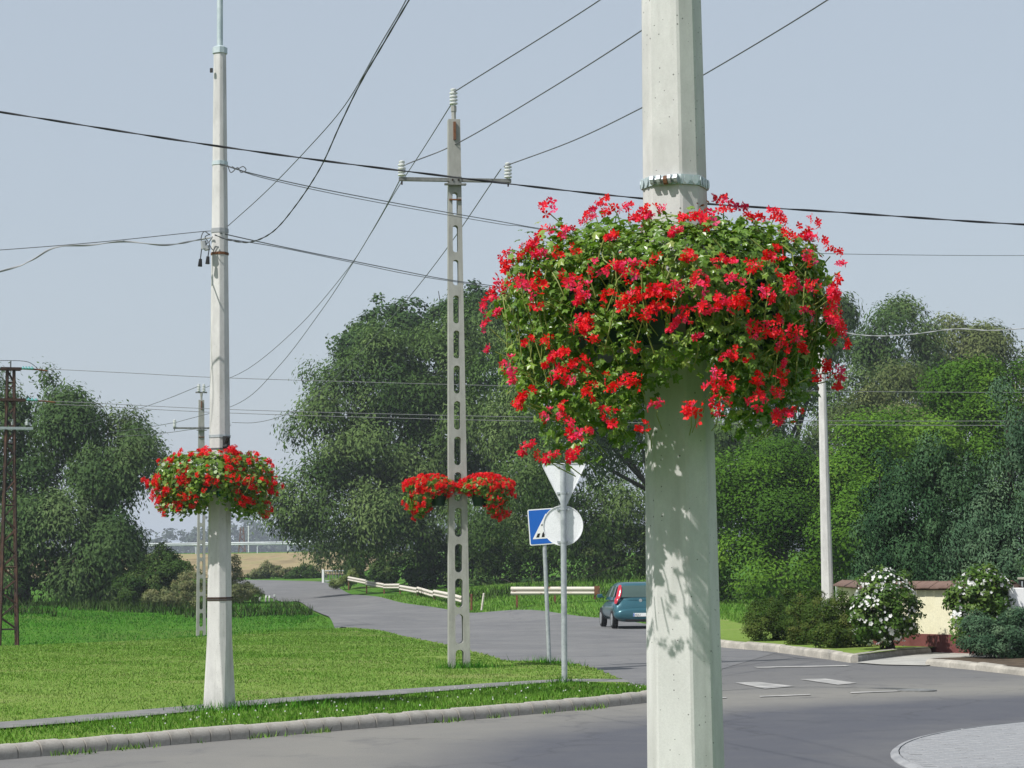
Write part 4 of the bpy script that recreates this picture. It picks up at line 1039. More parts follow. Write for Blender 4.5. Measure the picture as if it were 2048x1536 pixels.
# ------------------------------------------------------------------ wires
def wire(pts, rad, mat, label, twist=None):
    P = catmull([tuple(at(*p)) for p in pts], 14)
    mb = MB(); o = P[len(P) // 2]
    mb.tube([Vector(p) for p in P], rad, 5)
    if twist:
        n_ = len(P); t = np.linspace(0, 1, n_ * 6); Q = np.stack([np.interp(t, np.linspace(0, 1, n_), P[:, k]) for k in range(3)], -1)
        L = np.r_[0, np.cumsum(np.linalg.norm(np.diff(Q, axis=0), axis=1))]
        for ph in (0, math.pi):
            off = np.stack([0 * L, np.sin(L * twist + ph), np.cos(L * twist + ph)], -1) * rad * 1.0
            mb.tube([Vector(p) for p in Q + off], rad * .8, 4)
    return tag(mb.obj('power_line', M[mat], None, True), label, 'wire', 'overhead wires')
wire([(-300, 178, 20), (0, 224, 20), (420, 290, 20), (800, 341, 20), (1285, 397, 20), (1700, 426, 20), (2048, 449, 20), (2400, 462, 20)], .0062, 'cable', 'thick black cable crossing the whole view in front of the slotted pole', 6)
wire([(905, 186, d1_), (1200, 0, 30), (1420, -160, 26.5), (1800, -450, 22)], .010, 'wire', 'wire rising steeply to the right from the top insulator of the nearer slotted pole')
wire([(812, 329, d1_), (920, 284, 34), (1100, 178, 30.6), (1285, 60, 27.5), (1500, -90, 24.5), (1900, -400, 20)], .010, 'wire', 'wire rising to the right from the left end of the wide crossarm')
wire([(1008, 333, d1_), (1150, 280, 33.5), (1285, 215, 31.5), (1412, 147, 29.8), (1655, 0, 26), (1900, -170, 23)], .010, 'wire', 'wire rising from the right end of the wide crossarm, passing behind the front pole')
wire([(903, 208, d1_), (845, 300, 41), (790, 385, 47), (740, 470, 53), (690, 545, 60), (600, 650, 68), (500, 735, 74), (412, 775, 76)], .010, 'wire', 'sagging wire joining the top insulators of the two slotted poles')
wire([(810, 340, d1_), (760, 435, 42), (700, 535, 50), (640, 625, 58), (560, 730, 66), (480, 805, 73), (352, 845, 76)], .010, 'wire', 'sagging wire joining the left crossarm ends of the two slotted poles')
wire([(1002, 338, d1_), (890, 502, 45), (800, 616, 53), (700, 726, 62), (620, 803, 68), (560, 833, 72), (510, 845, 74), (464, 845, 76)], .010, 'wire', 'sagging wire joining the right crossarm ends, low over the huge willow')
wire([(398, 772, 76), (320, 803, 86), (232, 831, 98), (60, 880, 150)], .012, 'wire', 'upper wire running left from the distant slotted pole into the willow')
wire([(350, 845, 76), (310, 852, 88), (272, 858, 100), (100, 880, 150)], .012, 'wire', 'middle wire running left from the distant slotted pole into the willow')
wire([(462, 850, 76), (390, 858, 78), (330, 866, 90), (270, 871, 104), (100, 880, 150)], .012, 'wire', 'lowest wire running left from the distant slotted pole, below its crossarm')
wire([(456, 452, dL), (530, 385, 22.0), (610, 303, 20.3), (690, 210, 18.5), (760, 90, 16.5), (812, 0, 14.8), (880, -150, 12)], .0045, 'wire', 'thin wire running straight up beside the heavy drooping cable of the left pole')
wire([(430, 470, dL - .15), (458, 480, 23.1), (500, 484, 22.2), (545, 464, 21), (590, 413, 19.8), (640, 337, 18.2), (680, 250, 16.8), (720, 168, 15.7), (770, 82, 14.6), (818, 0, 13.8), (900, -140, 12)], .0052, 'cable', 'heavy drooping cable from the left pole up to the top of the picture', 8)
wire([(440, 328, dL - .1), (500, 346, 24), (600, 369, 25.5), (700, 389, 27), (850, 417, 29.5), (1000, 443, 32), (1100, 460, 34), (1290, 484, 38), (1500, 500, 42), (1690, 508, 46), (2048, 511, 54), (2300, 505, 60)], .0065, 'wire', 'long thin wire from the upper clamp of the left pole to the right edge')
wire([(456, 332, dL - .1), (520, 354, 24.2), (650, 384, 26), (800, 413, 28.5), (1000, 448, 32), (1080, 459, 33.5), (1400, 520, 42), (1637, 585, 47.4)], .005, 'wire', 'companion wire just below the long thin wire, ending at the slim lamp pole')
wire([(440, 466, dL - .1), (520, 484, 24.3), (620, 505, 26), (700, 521, 27.4), (800, 541, 29), (900, 560, 31), (1040, 580, 34), (1300, 625, 40), (1640, 652, 47.4)], .0065, 'wire', 'lower wire from the left pole across behind the flower basket')
wire([(456, 478, dL - .1), (560, 495, 25), (700, 524, 27.4), (830, 551, 29.6), (1000, 578, 33), (1300, 630, 40), (1640, 658, 47.4)], .005, 'wire', 'companion strand below the lower wire of the left pole')
wire([(-300, 520, 22), (0, 500, 22.6), (200, 484, 23), (395, 464, dL), (430, 462, dL)], .0045, 'wire', 'thin straight wire reaching the left pole from the left edge')
wire([(-300, 620, 22), (0, 543, 22.8), (60, 522, 22.9), (110, 495, 23), (180, 490, 23.1), (250, 483, 23.2), (330, 490, 23.3), (395, 480, dL), (425, 474, dL - .1)], .0065, 'wire_pale', 'pale twisted cable hanging in shallow loops at the left edge', 7)
wire([(1642, 652, 47.4), (1700, 667, 46), (1760, 672, 45), (1830, 668, 44), (1910, 658, 43), (1980, 661, 42), (2048, 657, 41), (2300, 640, 38)], .0075, 'wire_pale', 'pale sagging cable from the slim lamp pole to the right edge', 6)
wire([(96, 738, 72), (260, 746, 71), (460, 756, 70), (900, 769, 67), (1300, 778, 65), (1700, 783, 63), (2048, 785, 61), (2300, 783, 60)], .010, 'wire', 'single high wire from the pylon top across the sky and the willow')
wire([(110, 803, 72), (185, 806, 71.5), (460, 819, 70), (900, 831, 67), (1300, 838, 65), (1700, 842, 63), (2048, 842, 61), (2300, 840, 60)], .010, 'wire', 'upper of the paired wires from the pylon across the huge willow')
wire([(110, 809, 71), (185, 812, 70.5), (460, 826, 69), (900, 839, 66), (1300, 846, 64), (1700, 850, 62), (2048, 851, 60), (2300, 850, 59)], .010, 'wire', 'lower of the paired wires from the pylon across the huge willow')

# ------------------------------------------------------------------ road signs
def rounded(poly, r, n=5):
    out = []; N = len(poly)
    for i in range(N):
        p0, p1, p2 = (Vector(poly[(i + k) % N]) for k in (-1, 0, 1))
        a, b2 = (p0 - p1).normalized(), (p2 - p1).normalized()
        half = math.acos(max(-1, min(1, a.dot(b2)))) / 2; dd_ = r / math.tan(half)
        s0, s1 = p1 + a * dd_, p1 + b2 * dd_
        c_ = p1 + (a + b2).normalized() * (r / math.sin(half))
        a0 = math.atan2(*(s0 - c_).yx); a1 = math.atan2(*(s1 - c_).yx)
        da = (a1 - a0 + math.pi) % (2 * math.pi) - math.pi
        out += [(c_.x + r * math.cos(a0 + da * k / n), c_.y + r * math.sin(a0 + da * k / n)) for k in range(n + 1)]
    return out
def inset(poly, k):
    cx, cz = sum(p[0] for p in poly) / len(poly), sum(p[1] for p in poly) / len(poly)
    return [(cx + (x - cx) * k, cz + (z - cz) * k) for x, z in poly]
qs = gp(1129, 1367, LAWN_Z); ds = qs.y; ks = 1 / ppm(ds)
def zs_(py): return at(1126, py, ds).z - LAWN_Z
sign = empty('road_sign', (qs.x, qs.y, LAWN_Z), 0, label='sign post seen from behind: white triangle plate above white round plate', cat='road sign')
lean_s = (at(1126, 930, ds).x - qs.x)
mb = MB(); mb.tube([(0, 0, -.1), (lean_s, 0, zs_(930))], .041, 14); mb.obj('post', M['galv'], sign, True)
mb = MB(); mb.tube([(lean_s, 0, zs_(931)), (lean_s, 0, zs_(929))], .043, 14); mb.obj('post_cap', M['steel_dull'], sign)
def back_plate(parent, name, poly, y, front):
    mb = MB(); mb.prism(poly, y, y + .004, 0)
    ip = inset(poly, .965)      # turned-in lip
    n_ = len(poly); vs_ = [(x, y - .012, z) for x, z in poly] + [(x, y - .012, z) for x, z in ip] + [(x, y, z) for x, z in poly] + [(x, y - .001, z) for x, z in ip]
    mb.add(vs_, [(k, (k + 1) % n_, n_ + (k + 1) % n_, n_ + k) for k in range(n_)] + [(k, 2 * n_ + k, 2 * n_ + (k + 1) % n_, (k + 1) % n_) for k in range(n_)] + [(n_ + k, n_ + (k + 1) % n_, 3 * n_ + (k + 1) % n_, 3 * n_ + k) for k in range(n_)])
    o = mb.obj(name, M['sign_back'], parent)
    mb = MB(); mb.prism(inset(poly, .97), y + .006, y + .007); mb.obj('sign_face', front, parent)
    return o
tx = at(1128, 960, ds).x - qs.x
zt, zbm = zs_(926), zs_(1012)
tri = rounded([(tx - .315, zt + .0), (tx + .315, zt + .0), (tx + .0, zbm - .06)], .035)
back_plate(sign, 'triangle_plate', tri, .058, M['red'])
cx_, cz_, rr = at(1126, 1051, ds).x - qs.x, zs_(1051), 40.5 * ks
back_plate(sign, 'round_plate', [(cx_ + rr * math.cos(a), cz_ + rr * math.sin(a)) for a in np.linspace(0, 2 * math.pi, 41)[:-1]], .058, M['blue'])
for py in (932, 986, 1019, 1084):
    z = zs_(py); lx = lean_s * z / zs_(930)
    mb = MB()
    mb.box((lx, .048, z), (.17, .008, .026)); mb.tube([(lx, 0, z - .012), (lx, 0, z + .012)], .046, 14)
    for s_ in (-1, 1): mb.tube([(lx + s_ * .066, .05, z), (lx + s_ * .066, .0, z)], .011, 6); mb.tube([(lx + s_ * .066, .012, z), (lx + s_ * .066, -.002, z)], .017, 6)
    mb.obj('clamp', M['galv'], sign, 40)

qx = gp(1099, 1323, LAWN_Z); dx_ = qx.y; kx = 1 / ppm(dx_)
xs_ = empty('crossing_sign', (qx.x, qx.y, LAWN_Z), 0, label='blue pedestrian crossing sign on a leaning post, partly hidden by the round plate', cat='road sign')
def zx(py): return at(1090, py, dx_).z - LAWN_Z
xtop = at(1086, 1020, dx_).x - qx.x
mb = MB(); mb.tube([(0, 0, -.1), (xtop, 0, zx(1022))], .035, 12); mb.obj('post', M['galv'], xs_, True)
sc_ = (zx(1017) - zx(1089)); hw = sc_ / 2
px0 = at(1093, 1053, dx_).x - qx.x; pz0 = (zx(1017) + zx(1089)) / 2
brd = empty('board', (px0, -.045, pz0)); brd.parent = xs_; brd.rotation_euler = (0, R(-3.4), 0)
sq = rounded([(-hw, -hw), (hw, -hw), (hw, hw), (-hw, hw)], .03)
mb = MB(); mb.prism(sq, 0, .012); mb.obj('border', M['white'], brd)
mb = MB(); mb.prism(rounded([(-hw + .018, -hw + .018), (hw - .018, -hw + .018), (hw - .018, hw - .018), (-hw + .018, hw - .018)], .02), -.003, .001); mb.obj('blue_field', M['blue'], brd)
tw = hw * .82
mb = MB(); mb.prism([(-tw, -hw * .66), (tw, -hw * .66), (0, hw * .72)], -.005, -.002); mb.obj('white_triangle', M['white'], brd)
mb = MB()
def q4(*p): mb.prism(list(p), -.007, -.0045)
for k, x in enumerate((-.62, -.32, -.05, .25, .52)):     # zebra bars
    x *= hw; q4((x, -hw * .58), (x + .05, -hw * .58), (x + .075 - k * .012, -hw * .36), (x + .03 - k * .012, -hw * .36))
q4((-.02, -.02), (.035, -.015), (.03, .09), (-.015, .09))             # body
q4((-.02, -.02), (.01, -.02), (-.045, -.115), (-.075, -.11)); q4((.005, -.02), (.035, -.018), (.075, -.11), (.045, -.115))   # legs
q4((-.015, .085), (-.005, .06), (-.08, .01), (-.095, .03)); q4((.03, .085), (.02, .06), (.07, .02), (.085, .04))              # arms
mb.prism([(.012 + .024 * math.cos(a), .118 + .024 * math.sin(a)) for a in np.linspace(0, 2 * math.pi, 13)[:-1]], -.007, -.0045)  # head
mb.obj('pictogram', M['ink'], brd)

# ------------------------------------------------------------------ guardrails, gate, stakes
def w_beam(p0, p1, parent, mat, hgt=.31, n=1):
    """one corrugated beam between two points (its centre line)"""
    p0, p1 = Vector(p0), Vector(p1); t_ = (p1 - p0).normalized(); nrm = Vector((t_.y, -t_.x, 0)).normalized()
    if nrm.y > 0: nrm = -nrm
    prof = [(-.155, 0), (-.135, .035), (-.085, .075), (-.04, .06), (-.02, .005), (.02, .005), (.04, .06), (.085, .075), (.135, .035), (.155, 0)]
    rings = []
    for p in (p0, p1):
        rings.append([p + nrm * y + Vector((0, 0, z * hgt / .31)) for z, y in prof] + [p + nrm * (y - .006) + Vector((0, 0, z * hgt / .31)) for z, y in prof[::-1]])
    mb = MB(); mb.loft(rings)
    return mb.obj('beam', mat, parent, 50)
def post(p, hgt, parent, mat, w=.09):
    mb = MB(); mb.box((p[0], p[1], p[2] + hgt / 2 - .15), (w, w, hgt + .3)); return mb.obj('post', mat, parent, bevel=.005)
# the short double rail right of the signs
ra, rb = at(1022, 1182, 85), at(1200, 1182, 84)
gr = empty('guardrail', (0, 0, 0), 0, label='short straight white guardrail with rusty right end, behind the sign posts', cat='guardrail', group='old white guardrails')
w_beam(ra, rb, gr, M['rail'], .34)
for x, yb in ((1034, 1207), (1110, 1204), (1190, 1200)):
    p = at(x, yb, 85.2); zt_ = at(x, 1176, 85.2).z; post((p.x, p.y + .06, p.z), zt_ - p.z, gr, M['rust'])
mb = MB(); p = at(1194, 1181, 83.85); mb.box(p, (.22, .03, .36)); mb.obj('end_plate', M['rust'], gr, bevel=.006)
# the long battered rail sliding down beside the side road
gr2 = empty('guardrail', (0, 0, 0), 0, label='long battered white guardrail dipping down the verge under the huge willow', cat='guardrail', group='old white guardrails')
pts = [(697, 1159, 149), (733, 1166, 140), (768, 1172, 130), (800, 1174, 122), (835, 1181, 113), (868, 1187, 106), (900, 1193, 99), (925, 1199, 94)]
for i in range(len(pts) - 1):
    a, b2 = at(*pts[i]), at(*pts[i + 1]); a.z += random.uniform(-.06, .06); b2.z += random.uniform(-.06, .06)
    w_beam(a, b2, gr2, M['rail'], .33)
for p in pts:
    a = at(*p); g0 = h1(a.x, a.y); post((a.x, a.y + .1, g0), max(.25, a.z - g0 + .1), gr2, M['rust'])
# small remnants
for k, (x, y, d, dx2, lab) in enumerate(((515, 1147, 186, 8, 'short white rail piece at the far road edge, left one before the dry field'), (606, 1152.5, 186, 6, 'short white rail piece at the far road edge, nearer the little gate'))):
    o = empty('guardrail', (0, 0, 0), 0, label=lab, cat='guardrail', group='old white guardrails')
    a, b2 = at(x - dx2, y, d), at(x + dx2, y + .5, d)
    w_beam(a, b2, o, M['white'], .22)
    for q in (a, b2): post((q.x, q.y + .1, h1(q.x, q.y)), max(.2, q.z - h1(q.x, q.y)), o, M['rust'])
for x, y0, y1, d, lab, mt in ((943, 1188, 1211, 87, 'rusty red stake in the verge right of the slotted pole', 'rust'), (966, 1186, 1211, 87, 'leaning white stake with rusty foot in the verge', 'rail')):
    a, b2 = at(x + (-3 if mt == 'rail' else 0), y1, d), at(x + (2 if mt == 'rail' else 0), y0, d)
    mb = MB(); mb.tube([a - Vector((0, 0, .2)), b2], .05, 6); tag(mb.obj('stake', M[mt], None, bevel=.006), lab, 'stake')
for k, (x, y, d) in enumerate(((519, 1184, 126), (531, 1189, 125), (538, 1189, 124), (548, 1191, 123))):
    p = at(x, y, d); g0 = h1(p.x, p.y); hh = .42 + .05 * (k % 2)
    mb = MB(); mb.tube([(p.x, p.y, g0 - .1), (p.x + .03, p.y, g0 + hh * .7)], .06, 7, mi=0); mb.tube([(p.x + .03, p.y, g0 + hh * .7), (p.x + .05, p.y, g0 + hh)], .062, 7, mi=1)
    tag(mb.obj('bollard', [M['concrete_old'], M['white']], None), ['first and farthest little white topped bollard at the left road edge', 'second little bollard of the four at the left road edge', 'third little bollard of the four at the left road edge', 'nearest little bollard at the left road edge, lowest in the row'][k], 'bollard', 'little white topped bollards')
# gate
ga, gb = at(646, 1163, 166), at(696, 1160, 166); gz = min(h1(ga.x, ga.y), h1(gb.x, gb.y)); kg = 1 / ppm(166)
gate = empty('gate', (ga.x, ga.y, gz), math.atan2(gb.y - ga.y, gb.x - ga.x), label='little grey metal gate beside the far end of the side road', cat='gate')
L = (gb - ga).length
mb = MB(); mb.box((0, 0, .5), (.16, .16, 1.1)); mb.obj('gate_post', M['white'], gate)
mb = MB(); mb.box((L, 0, .55), (.12, .12, 1.15)); mb.box((L, -.05, .98), (.32, .04, .5)); mb.obj('gate_post', M['galv'], gate)
mb = MB()
for z, x0 in ((.12, 0), (.92, 0)): mb.tube([(.15, 0, z), (L - .1, 0, z)], .05, 6)
mb.tube([(.15, 0, .1), (.15, 0, .95)], .035, 6); mb.tube([(L - .12, 0, .1), (L - .12, 0, .95)], .035, 6)
mb.obj('gate_frame', M['galv'], gate)
for x in np.linspace(.3, L - .25, 7): mb = MB(); mb.tube([(x, 0, .12), (x, 0, .92)], .032, 5); mb.obj('bar', M['steel_dull'], gate)
# far road guardrail on the embankment
gf = empty('guardrail', (0, 0, 0), 0, label='long pale guardrail of the far road above the dry field', cat='guardrail')
pa, pb_ = at(-100, 1094, 281), at(760, 1084, 281)
n_ = int((pb_ - pa).length / 4)
for i in range(n_):
    a, b2 = pa.lerp(pb_, i / n_), pa.lerp(pb_, (i + 1) / n_); w_beam(a, b2, gf, M['rail_far'], .42)
    if True:
        g0 = h1(a.x, a.y); mb = MB(); mb.box((a.x, a.y + .12, (a.z + g0) / 2), (.12, .12, abs(a.z - g0) + .2)); mb.obj('post', M['rail_far'], gf)
p = at(484, 1095, 560); mb = MB()
for sx in (-1, 1): mb.tube([(p.x + sx * 1.1, p.y, p.z - 4), (p.x + sx * .35, p.y, p.z + 5.4)], .16, 5)
for k in range(7):
    z0_, z1_ = p.z - 3 + k * 1.15, p.z - 3 + (k + 1) * 1.15; s_ = 1 if k % 2 else -1
    mb.tube([(p.x - s_ * .9 + s_ * .08 * k, p.y, z0_), (p.x + s_ * .8 - s_ * .08 * k, p.y, z1_)], .1, 4)
tag(mb.obj('far_mast', M['rust'], None), 'small reddish lattice mast beyond the far guardrail', 'mast')
p = at(497, 1095, 540); mb = MB(); mb.tube([(p.x, p.y, p.z - 4), (p.x, p.y, p.z + 5.6)], .13, 6)
tag(mb.obj('far_pole', M['white'], None), 'thin white pole beside the small reddish mast far away', 'pole')

# ------------------------------------------------------------------ yellow garden wall
WZ = 0.12
wall = empty('garden_wall', (0, 0, 0), 0, label='low cream yellow wall with brown tiled coping and dark red plinth', cat='wall')
M['cream'] = surf('cream_render', (0.70, 0.655, 0.46), (0.75, 0.71, 0.52), 3, 0.85, 0.1, 0.003)
M['plinth'] = surf('dark_red_plinth', (0.13, 0.042, 0.038), (0.19, 0.065, 0.058), 3, 0.8, 0.15, 0.003)
M['tile'] = surf('brown_roof_tile', (0.115, 0.070, 0.054), (0.18, 0.115, 0.09), 4, 0.8, 0.2, 0.004)
nodes = [at(1684, 1150, 52), at(1757, 1150, 42.3), at(2026, 1150, 39.2)]
nodes = [Vector((p.x, p.y, 0)) for p in nodes]
TOP = at(1850, 1181, 40.3).z
tile_b = MB(); tile_b.add([(-.117, 0, 0), (.117, 0, 0), (.117, -.26, -.13), (-.117, -.26, -.13), (-.117, 0, .022), (.117, 0, .022), (.117, -.26, -.105), (-.117, -.26, -.105)],
                          [(0, 1, 2, 3), (4, 7, 6, 5), (0, 4, 5, 1), (2, 6, 7, 3), (1, 5, 6, 2), (0, 3, 7, 4)])
tile_me = tile_b.mesh('coping_tile', M['tile'], bevel=.006)
for i in range(2):
    a, b2 = nodes[i], nodes[i + 1]; t_ = (b2 - a); L = t_.length; t_.normalize(); rz = math.atan2(t_.y, t_.x); mid = (a + b2) / 2
    rot = Matrix.Rotation(rz, 3, 'Z')
    PZ = at(1860, 1270, 40.3).z
    mb = MB(); mb.box((mid.x, mid.y, (TOP + PZ) / 2), (L + .05, .25, TOP - PZ), mat=rot); mb.obj('panel', M['cream'], wall)
    mb = MB(); mb.box((mid.x, mid.y, (PZ + WZ) / 2 - .1), (L + .08, .30, PZ - WZ + .2), mat=rot); mb.obj('plinth', M['plinth'], wall)
    mb = MB(); mb.box((mid.x, mid.y, TOP + .055), (L + .02, .27, .105), mat=rot); mb.obj('coping_bed', M['tile'], wall)
    n_ = int(L / .24)
    for s_, ang in ((1, rz), (-1, rz + math.pi)):
        for k in range(n_):
            p = a + t_ * ((k + .5) * L / n_)
            o = link('coping_tile', tile_me, wall, (p.x, p.y, TOP + .155 + random.uniform(-.004, .004))); o.rotation_euler = (random.uniform(-.02, .02), 0, ang); o.scale = (L / n_ / .2375, 1, 1)
for p, w_ in ((nodes[0], .3), (nodes[2], .30)):
    mb = MB(); mb.box((p.x, p.y - .05, (TOP + WZ) / 2 + .02), (w_, .36, TOP - WZ + .04)); mb.obj('end_pillar', M['white'], wall, bevel=.008)
p = at(2064, 1205, 46)
gt = empty('dark_gate', (p.x, p.y, WZ), R(-8), label='black gate leaf beside the white wall end at the right edge', cat='gate')
mb = MB(); mb.box((0, 0, .66), (.55, .05, 1.15)); mb.obj('gate_leaf', M['black'], gt, bevel=.01)
mb = MB(); mb.box((0, 0, 1.27), (.58, .09, .05)); mb.obj('gate_rail', M['kerb_pale'], gt, bevel=.01)
for x in (-.2, .2): mb = MB(); mb.box((x, -.035, .66), (.03, .02, 1.1)); mb.obj('gate_bar', M['galv'], gt)

# ------------------------------------------------------------------ parked hatchback
qc = gp(1283, 1257.5, 0.012)
car = empty('parked_car', (qc.x, qc.y, 0.016), R(5.5), label='teal hatchback seen from behind, half hidden by the front pole', cat='car')
car.scale = (.94, .94, .905)
M['teal'] = flat('teal_paint', (0.024, 0.105, 0.135), 0.28, 0.3, 0.5, 0.6)
M['glass'] = flat('tinted_glass', (0.055, 0.09, 0.08), 0.06, 0.0, 0.7)
M['tail'] = flat('tail_light', (0.42, 0.012, 0.03), 0.2, 0, .5, .5)
M['tyre'] = flat('tyre_rubber', (0.018, 0.018, 0.018), 0.8)
M['rimm'] = flat('wheel_cover', (0.38, 0.39, 0.40), 0.4, 0.5)
def ring_body(y, hw, zb, zt, ex=4.0, n=28):
    zc, hz = (zb + zt) / 2, (zt - zb) / 2; out = []
    for k in range(n):
        a = 2 * math.pi * k / n; c_, s_ = math.cos(a), math.sin(a)
        r = (abs(c_) ** ex + abs(s_) ** ex) ** (-1 / ex)
        tuck = 1 - .06 * max(0, -s_ * r) - .045 * max(0, s_ * r)
        out.append(Vector((hw * c_ * r * tuck, y, zc + hz * s_ * r)))
    return out
st = [(0.0, .70, .34, .60), (.03, .77, .27, .72), (.10, .81, .22, .90), (.16, .82, .21, .96), (.6, .835, .2, .985), (1.5, .835, .19, .97), (2.4, .83, .19, .94), (2.75, .82, .2, .90), (3.3, .79, .2, .82), (3.62, .74, .22, .70), (3.76, .66, .25, .58), (3.80, .58, .3, .5)]
mb = MB(); mb.loft([ring_body(*s_) for s_ in st]); mb.obj('body', M['teal'], car, 60)
def ring_cab(z, y0, y1, hw, n=32, ex=5.0):
    yc, hy = (y0 + y1) / 2, (y1 - y0) / 2
    return [Vector((hw * math.cos(a) * r, yc + hy * math.sin(a) * r, z)) for a in np.linspace(0, 2 * math.pi, n + 1)[:-1] for r in [(abs(math.cos(a)) ** ex + abs(math.sin(a)) ** ex) ** (-1 / ex)]]
cab = [(.90, .09, 2.85, .79), (1.0, .115, 2.65, .765), (1.2, .19, 2.28, .705), (1.36, .29, 1.98, .65), (1.43, .38, 1.80, .60), (1.47, .52, 1.62, .50), (1.482, .75, 1.4, .35)]
mb = MB(); mb.loft([ring_cab(*c_) for c_ in cab]); mb.obj('cabin', M['teal'], car, 60)
cz = [c_[0] for c_ in cab]
def cab_at(z): return [np.interp(z, cz, [c_[k] for c_ in cab]) for k in (1, 2, 3)]
def pane(name, rows, mat, side=None):
    mb = MB(); n_ = len(rows[0])
    mb.add([p for r in rows for p in r], [(k * n_ + i, k * n_ + i + 1, (k + 1) * n_ + i + 1, (k + 1) * n_ + i) for k in range(len(rows) - 1) for i in range(n_ - 1)])
    o = mb.obj(name, mat, car, True); return o
zz = np.linspace(1.0, 1.37, 7)
pane('rear_window', [[(x * (.60 - (z - 1.0) * .22), cab_at(z)[0] - .012 + .02 * abs(x) ** 4, z) for x in np.linspace(-1, 1, 13)] for z in zz], M['glass'])
pane('windscreen', [[(x * (.66 - (z - 1.0) * .25), cab_at(z)[1] + .012 - .03 * abs(x) ** 4, z) for x in np.linspace(-1, 1, 13)] for z in zz], M['glass'])
for s_ in (-1, 1):
    for f0, f1 in ((.14, .50), (.53, .90)):
        pane('side_window', [[(s_ * (cab_at(z)[2] + .012 - .01 * abs(2 * t_ - 1) ** 6), cab_at(z)[0] + (cab_at(z)[1] - cab_at(z)[0]) * (f0 + (f1 - f0) * t_), z) for t_ in np.linspace(0, 1, 9)] for z in np.linspace(1.01, 1.35, 6)], M['glass'])
    rows = []
    for z in np.linspace(.80, 1.39, 10):
        y0_, _, hw_ = cab_at(max(z, .9)); k = math.sin(math.pi * min(1, max(0, (z - .78) / .64)))
        hw_ = hw_ + (.03 if z < .97 else 0); yb = y0_ + (.0 if z > .95 else -.03)
        w_ = .05 + .085 * k
        rows.append([(s_ * (hw_ * .985 - w_ * (1 - t_)), yb - .022 + .10 * t_ ** 2.2, z) for t_ in np.linspace(0, 1, 7)])
    pane('tail_light', rows, M['tail'])
    mb = MB(); mb.box((s_ * .60, .012, .50), (.17, .05, .05)); mb.obj('reflector', M['tail'], car, bevel=.01)
    mb = MB(); mb.tube([(s_ * .80, 2.42, .98), (s_ * .93, 2.44, 1.02)], .03, 6); mb.box((s_ * .94, 2.42, 1.03), (.17, .09, .12)); mb.obj('wing_mirror', M['teal'], car, bevel=.02)
    mb = MB(); mb.tube([(s_ * .62, .13, .73), (s_ * .62, .11, .73)], .02, 8); mb.box((s_ * .56, .095, .78), (.12, .01, .03)); mb.obj('badge', M['galv'], car)
mb = MB(); mb.lathe([(.0, 0), (.05, 0), (.05, .02), (0, .022)], (0, 0, 0), 16); o = mb.obj('round_badge', M['galv'], car); o.rotation_euler = (R(90), 0, 0); o.location = (0, .098, .895)
mb = MB(); mb.loft([ring_body(y, hw_, zb_, zt_, 4) for y, hw_, zb_, zt_ in ((-.075, .62, .33, .58), (-.05, .72, .27, .63), (.05, .80, .24, .66), (.25, .825, .24, .66))]); mb.obj('rear_bumper', M['teal'], car, 50)
mb = MB(); mb.box((0, -.04, .27), (1.0, .1, .06)); mb.obj('diffuser', M['black'], car, bevel=.01)
mb = MB(); mb.box((0, -.082, .44), (.52, .012, .11)); pl_ = mb.obj('number_plate', M['white'], car, bevel=.003)
mb = MB(); mb.box((-.24, -.089, .44), (.035, .004, .10)); mb.obj('blue_strip', M['blue'], pl_)
tc = bpy.data.curves.new('plate_text', 'FONT'); tc.body = 'KJU'; tc.size = .1; tc.extrude = .001; tc.materials.append(M['ink'])
_t = bpy.data.objects.new('plate_text_source', tc); COL.objects.link(_t); bpy.context.view_layer.update()
_tm = bpy.data.meshes.new_from_object(_t.evaluated_get(bpy.context.evaluated_depsgraph_get())); bpy.data.objects.remove(_t)
to = link('plate_text', _tm, pl_); to.location = (-.20, -.0895, .405); to.rotation_euler = (R(90), 0, 0)
for sx in (-1, 1):
    for y in (.62, 3.08):
        mb = MB(); mb.loft([[Vector((sx * xx, y + r * math.cos(a), .29 + r * math.sin(a))) for a in np.linspace(0, 2 * math.pi, 25)[:-1]] for xx, r in ((.66, .27), (.67, .285), (.81, .285), (.835, .27), (.835, .20))]); wh = mb.obj('wheel', M['tyre'], car, 40)
        mb = MB(); mb.loft([[Vector((sx * xx, y + r * math.cos(a), .29 + r * math.sin(a))) for a in np.linspace(0, 2 * math.pi, 25)[:-1]] for xx, r in ((.82, .2), (.838, .195), (.845, .1), (.848, .05))]); mb.obj('wheel_cover', M['rimm'], wh, 30)
        mb = MB(); mb.loft([[Vector((sx * xx, y + .335 * math.cos(a), .30 + .335 * math.sin(a))) for a in np.linspace(-.12, math.pi + .12, 17)] for xx in (.70, .832)]); mb.obj('wheel_arch', M['black'], car)
        

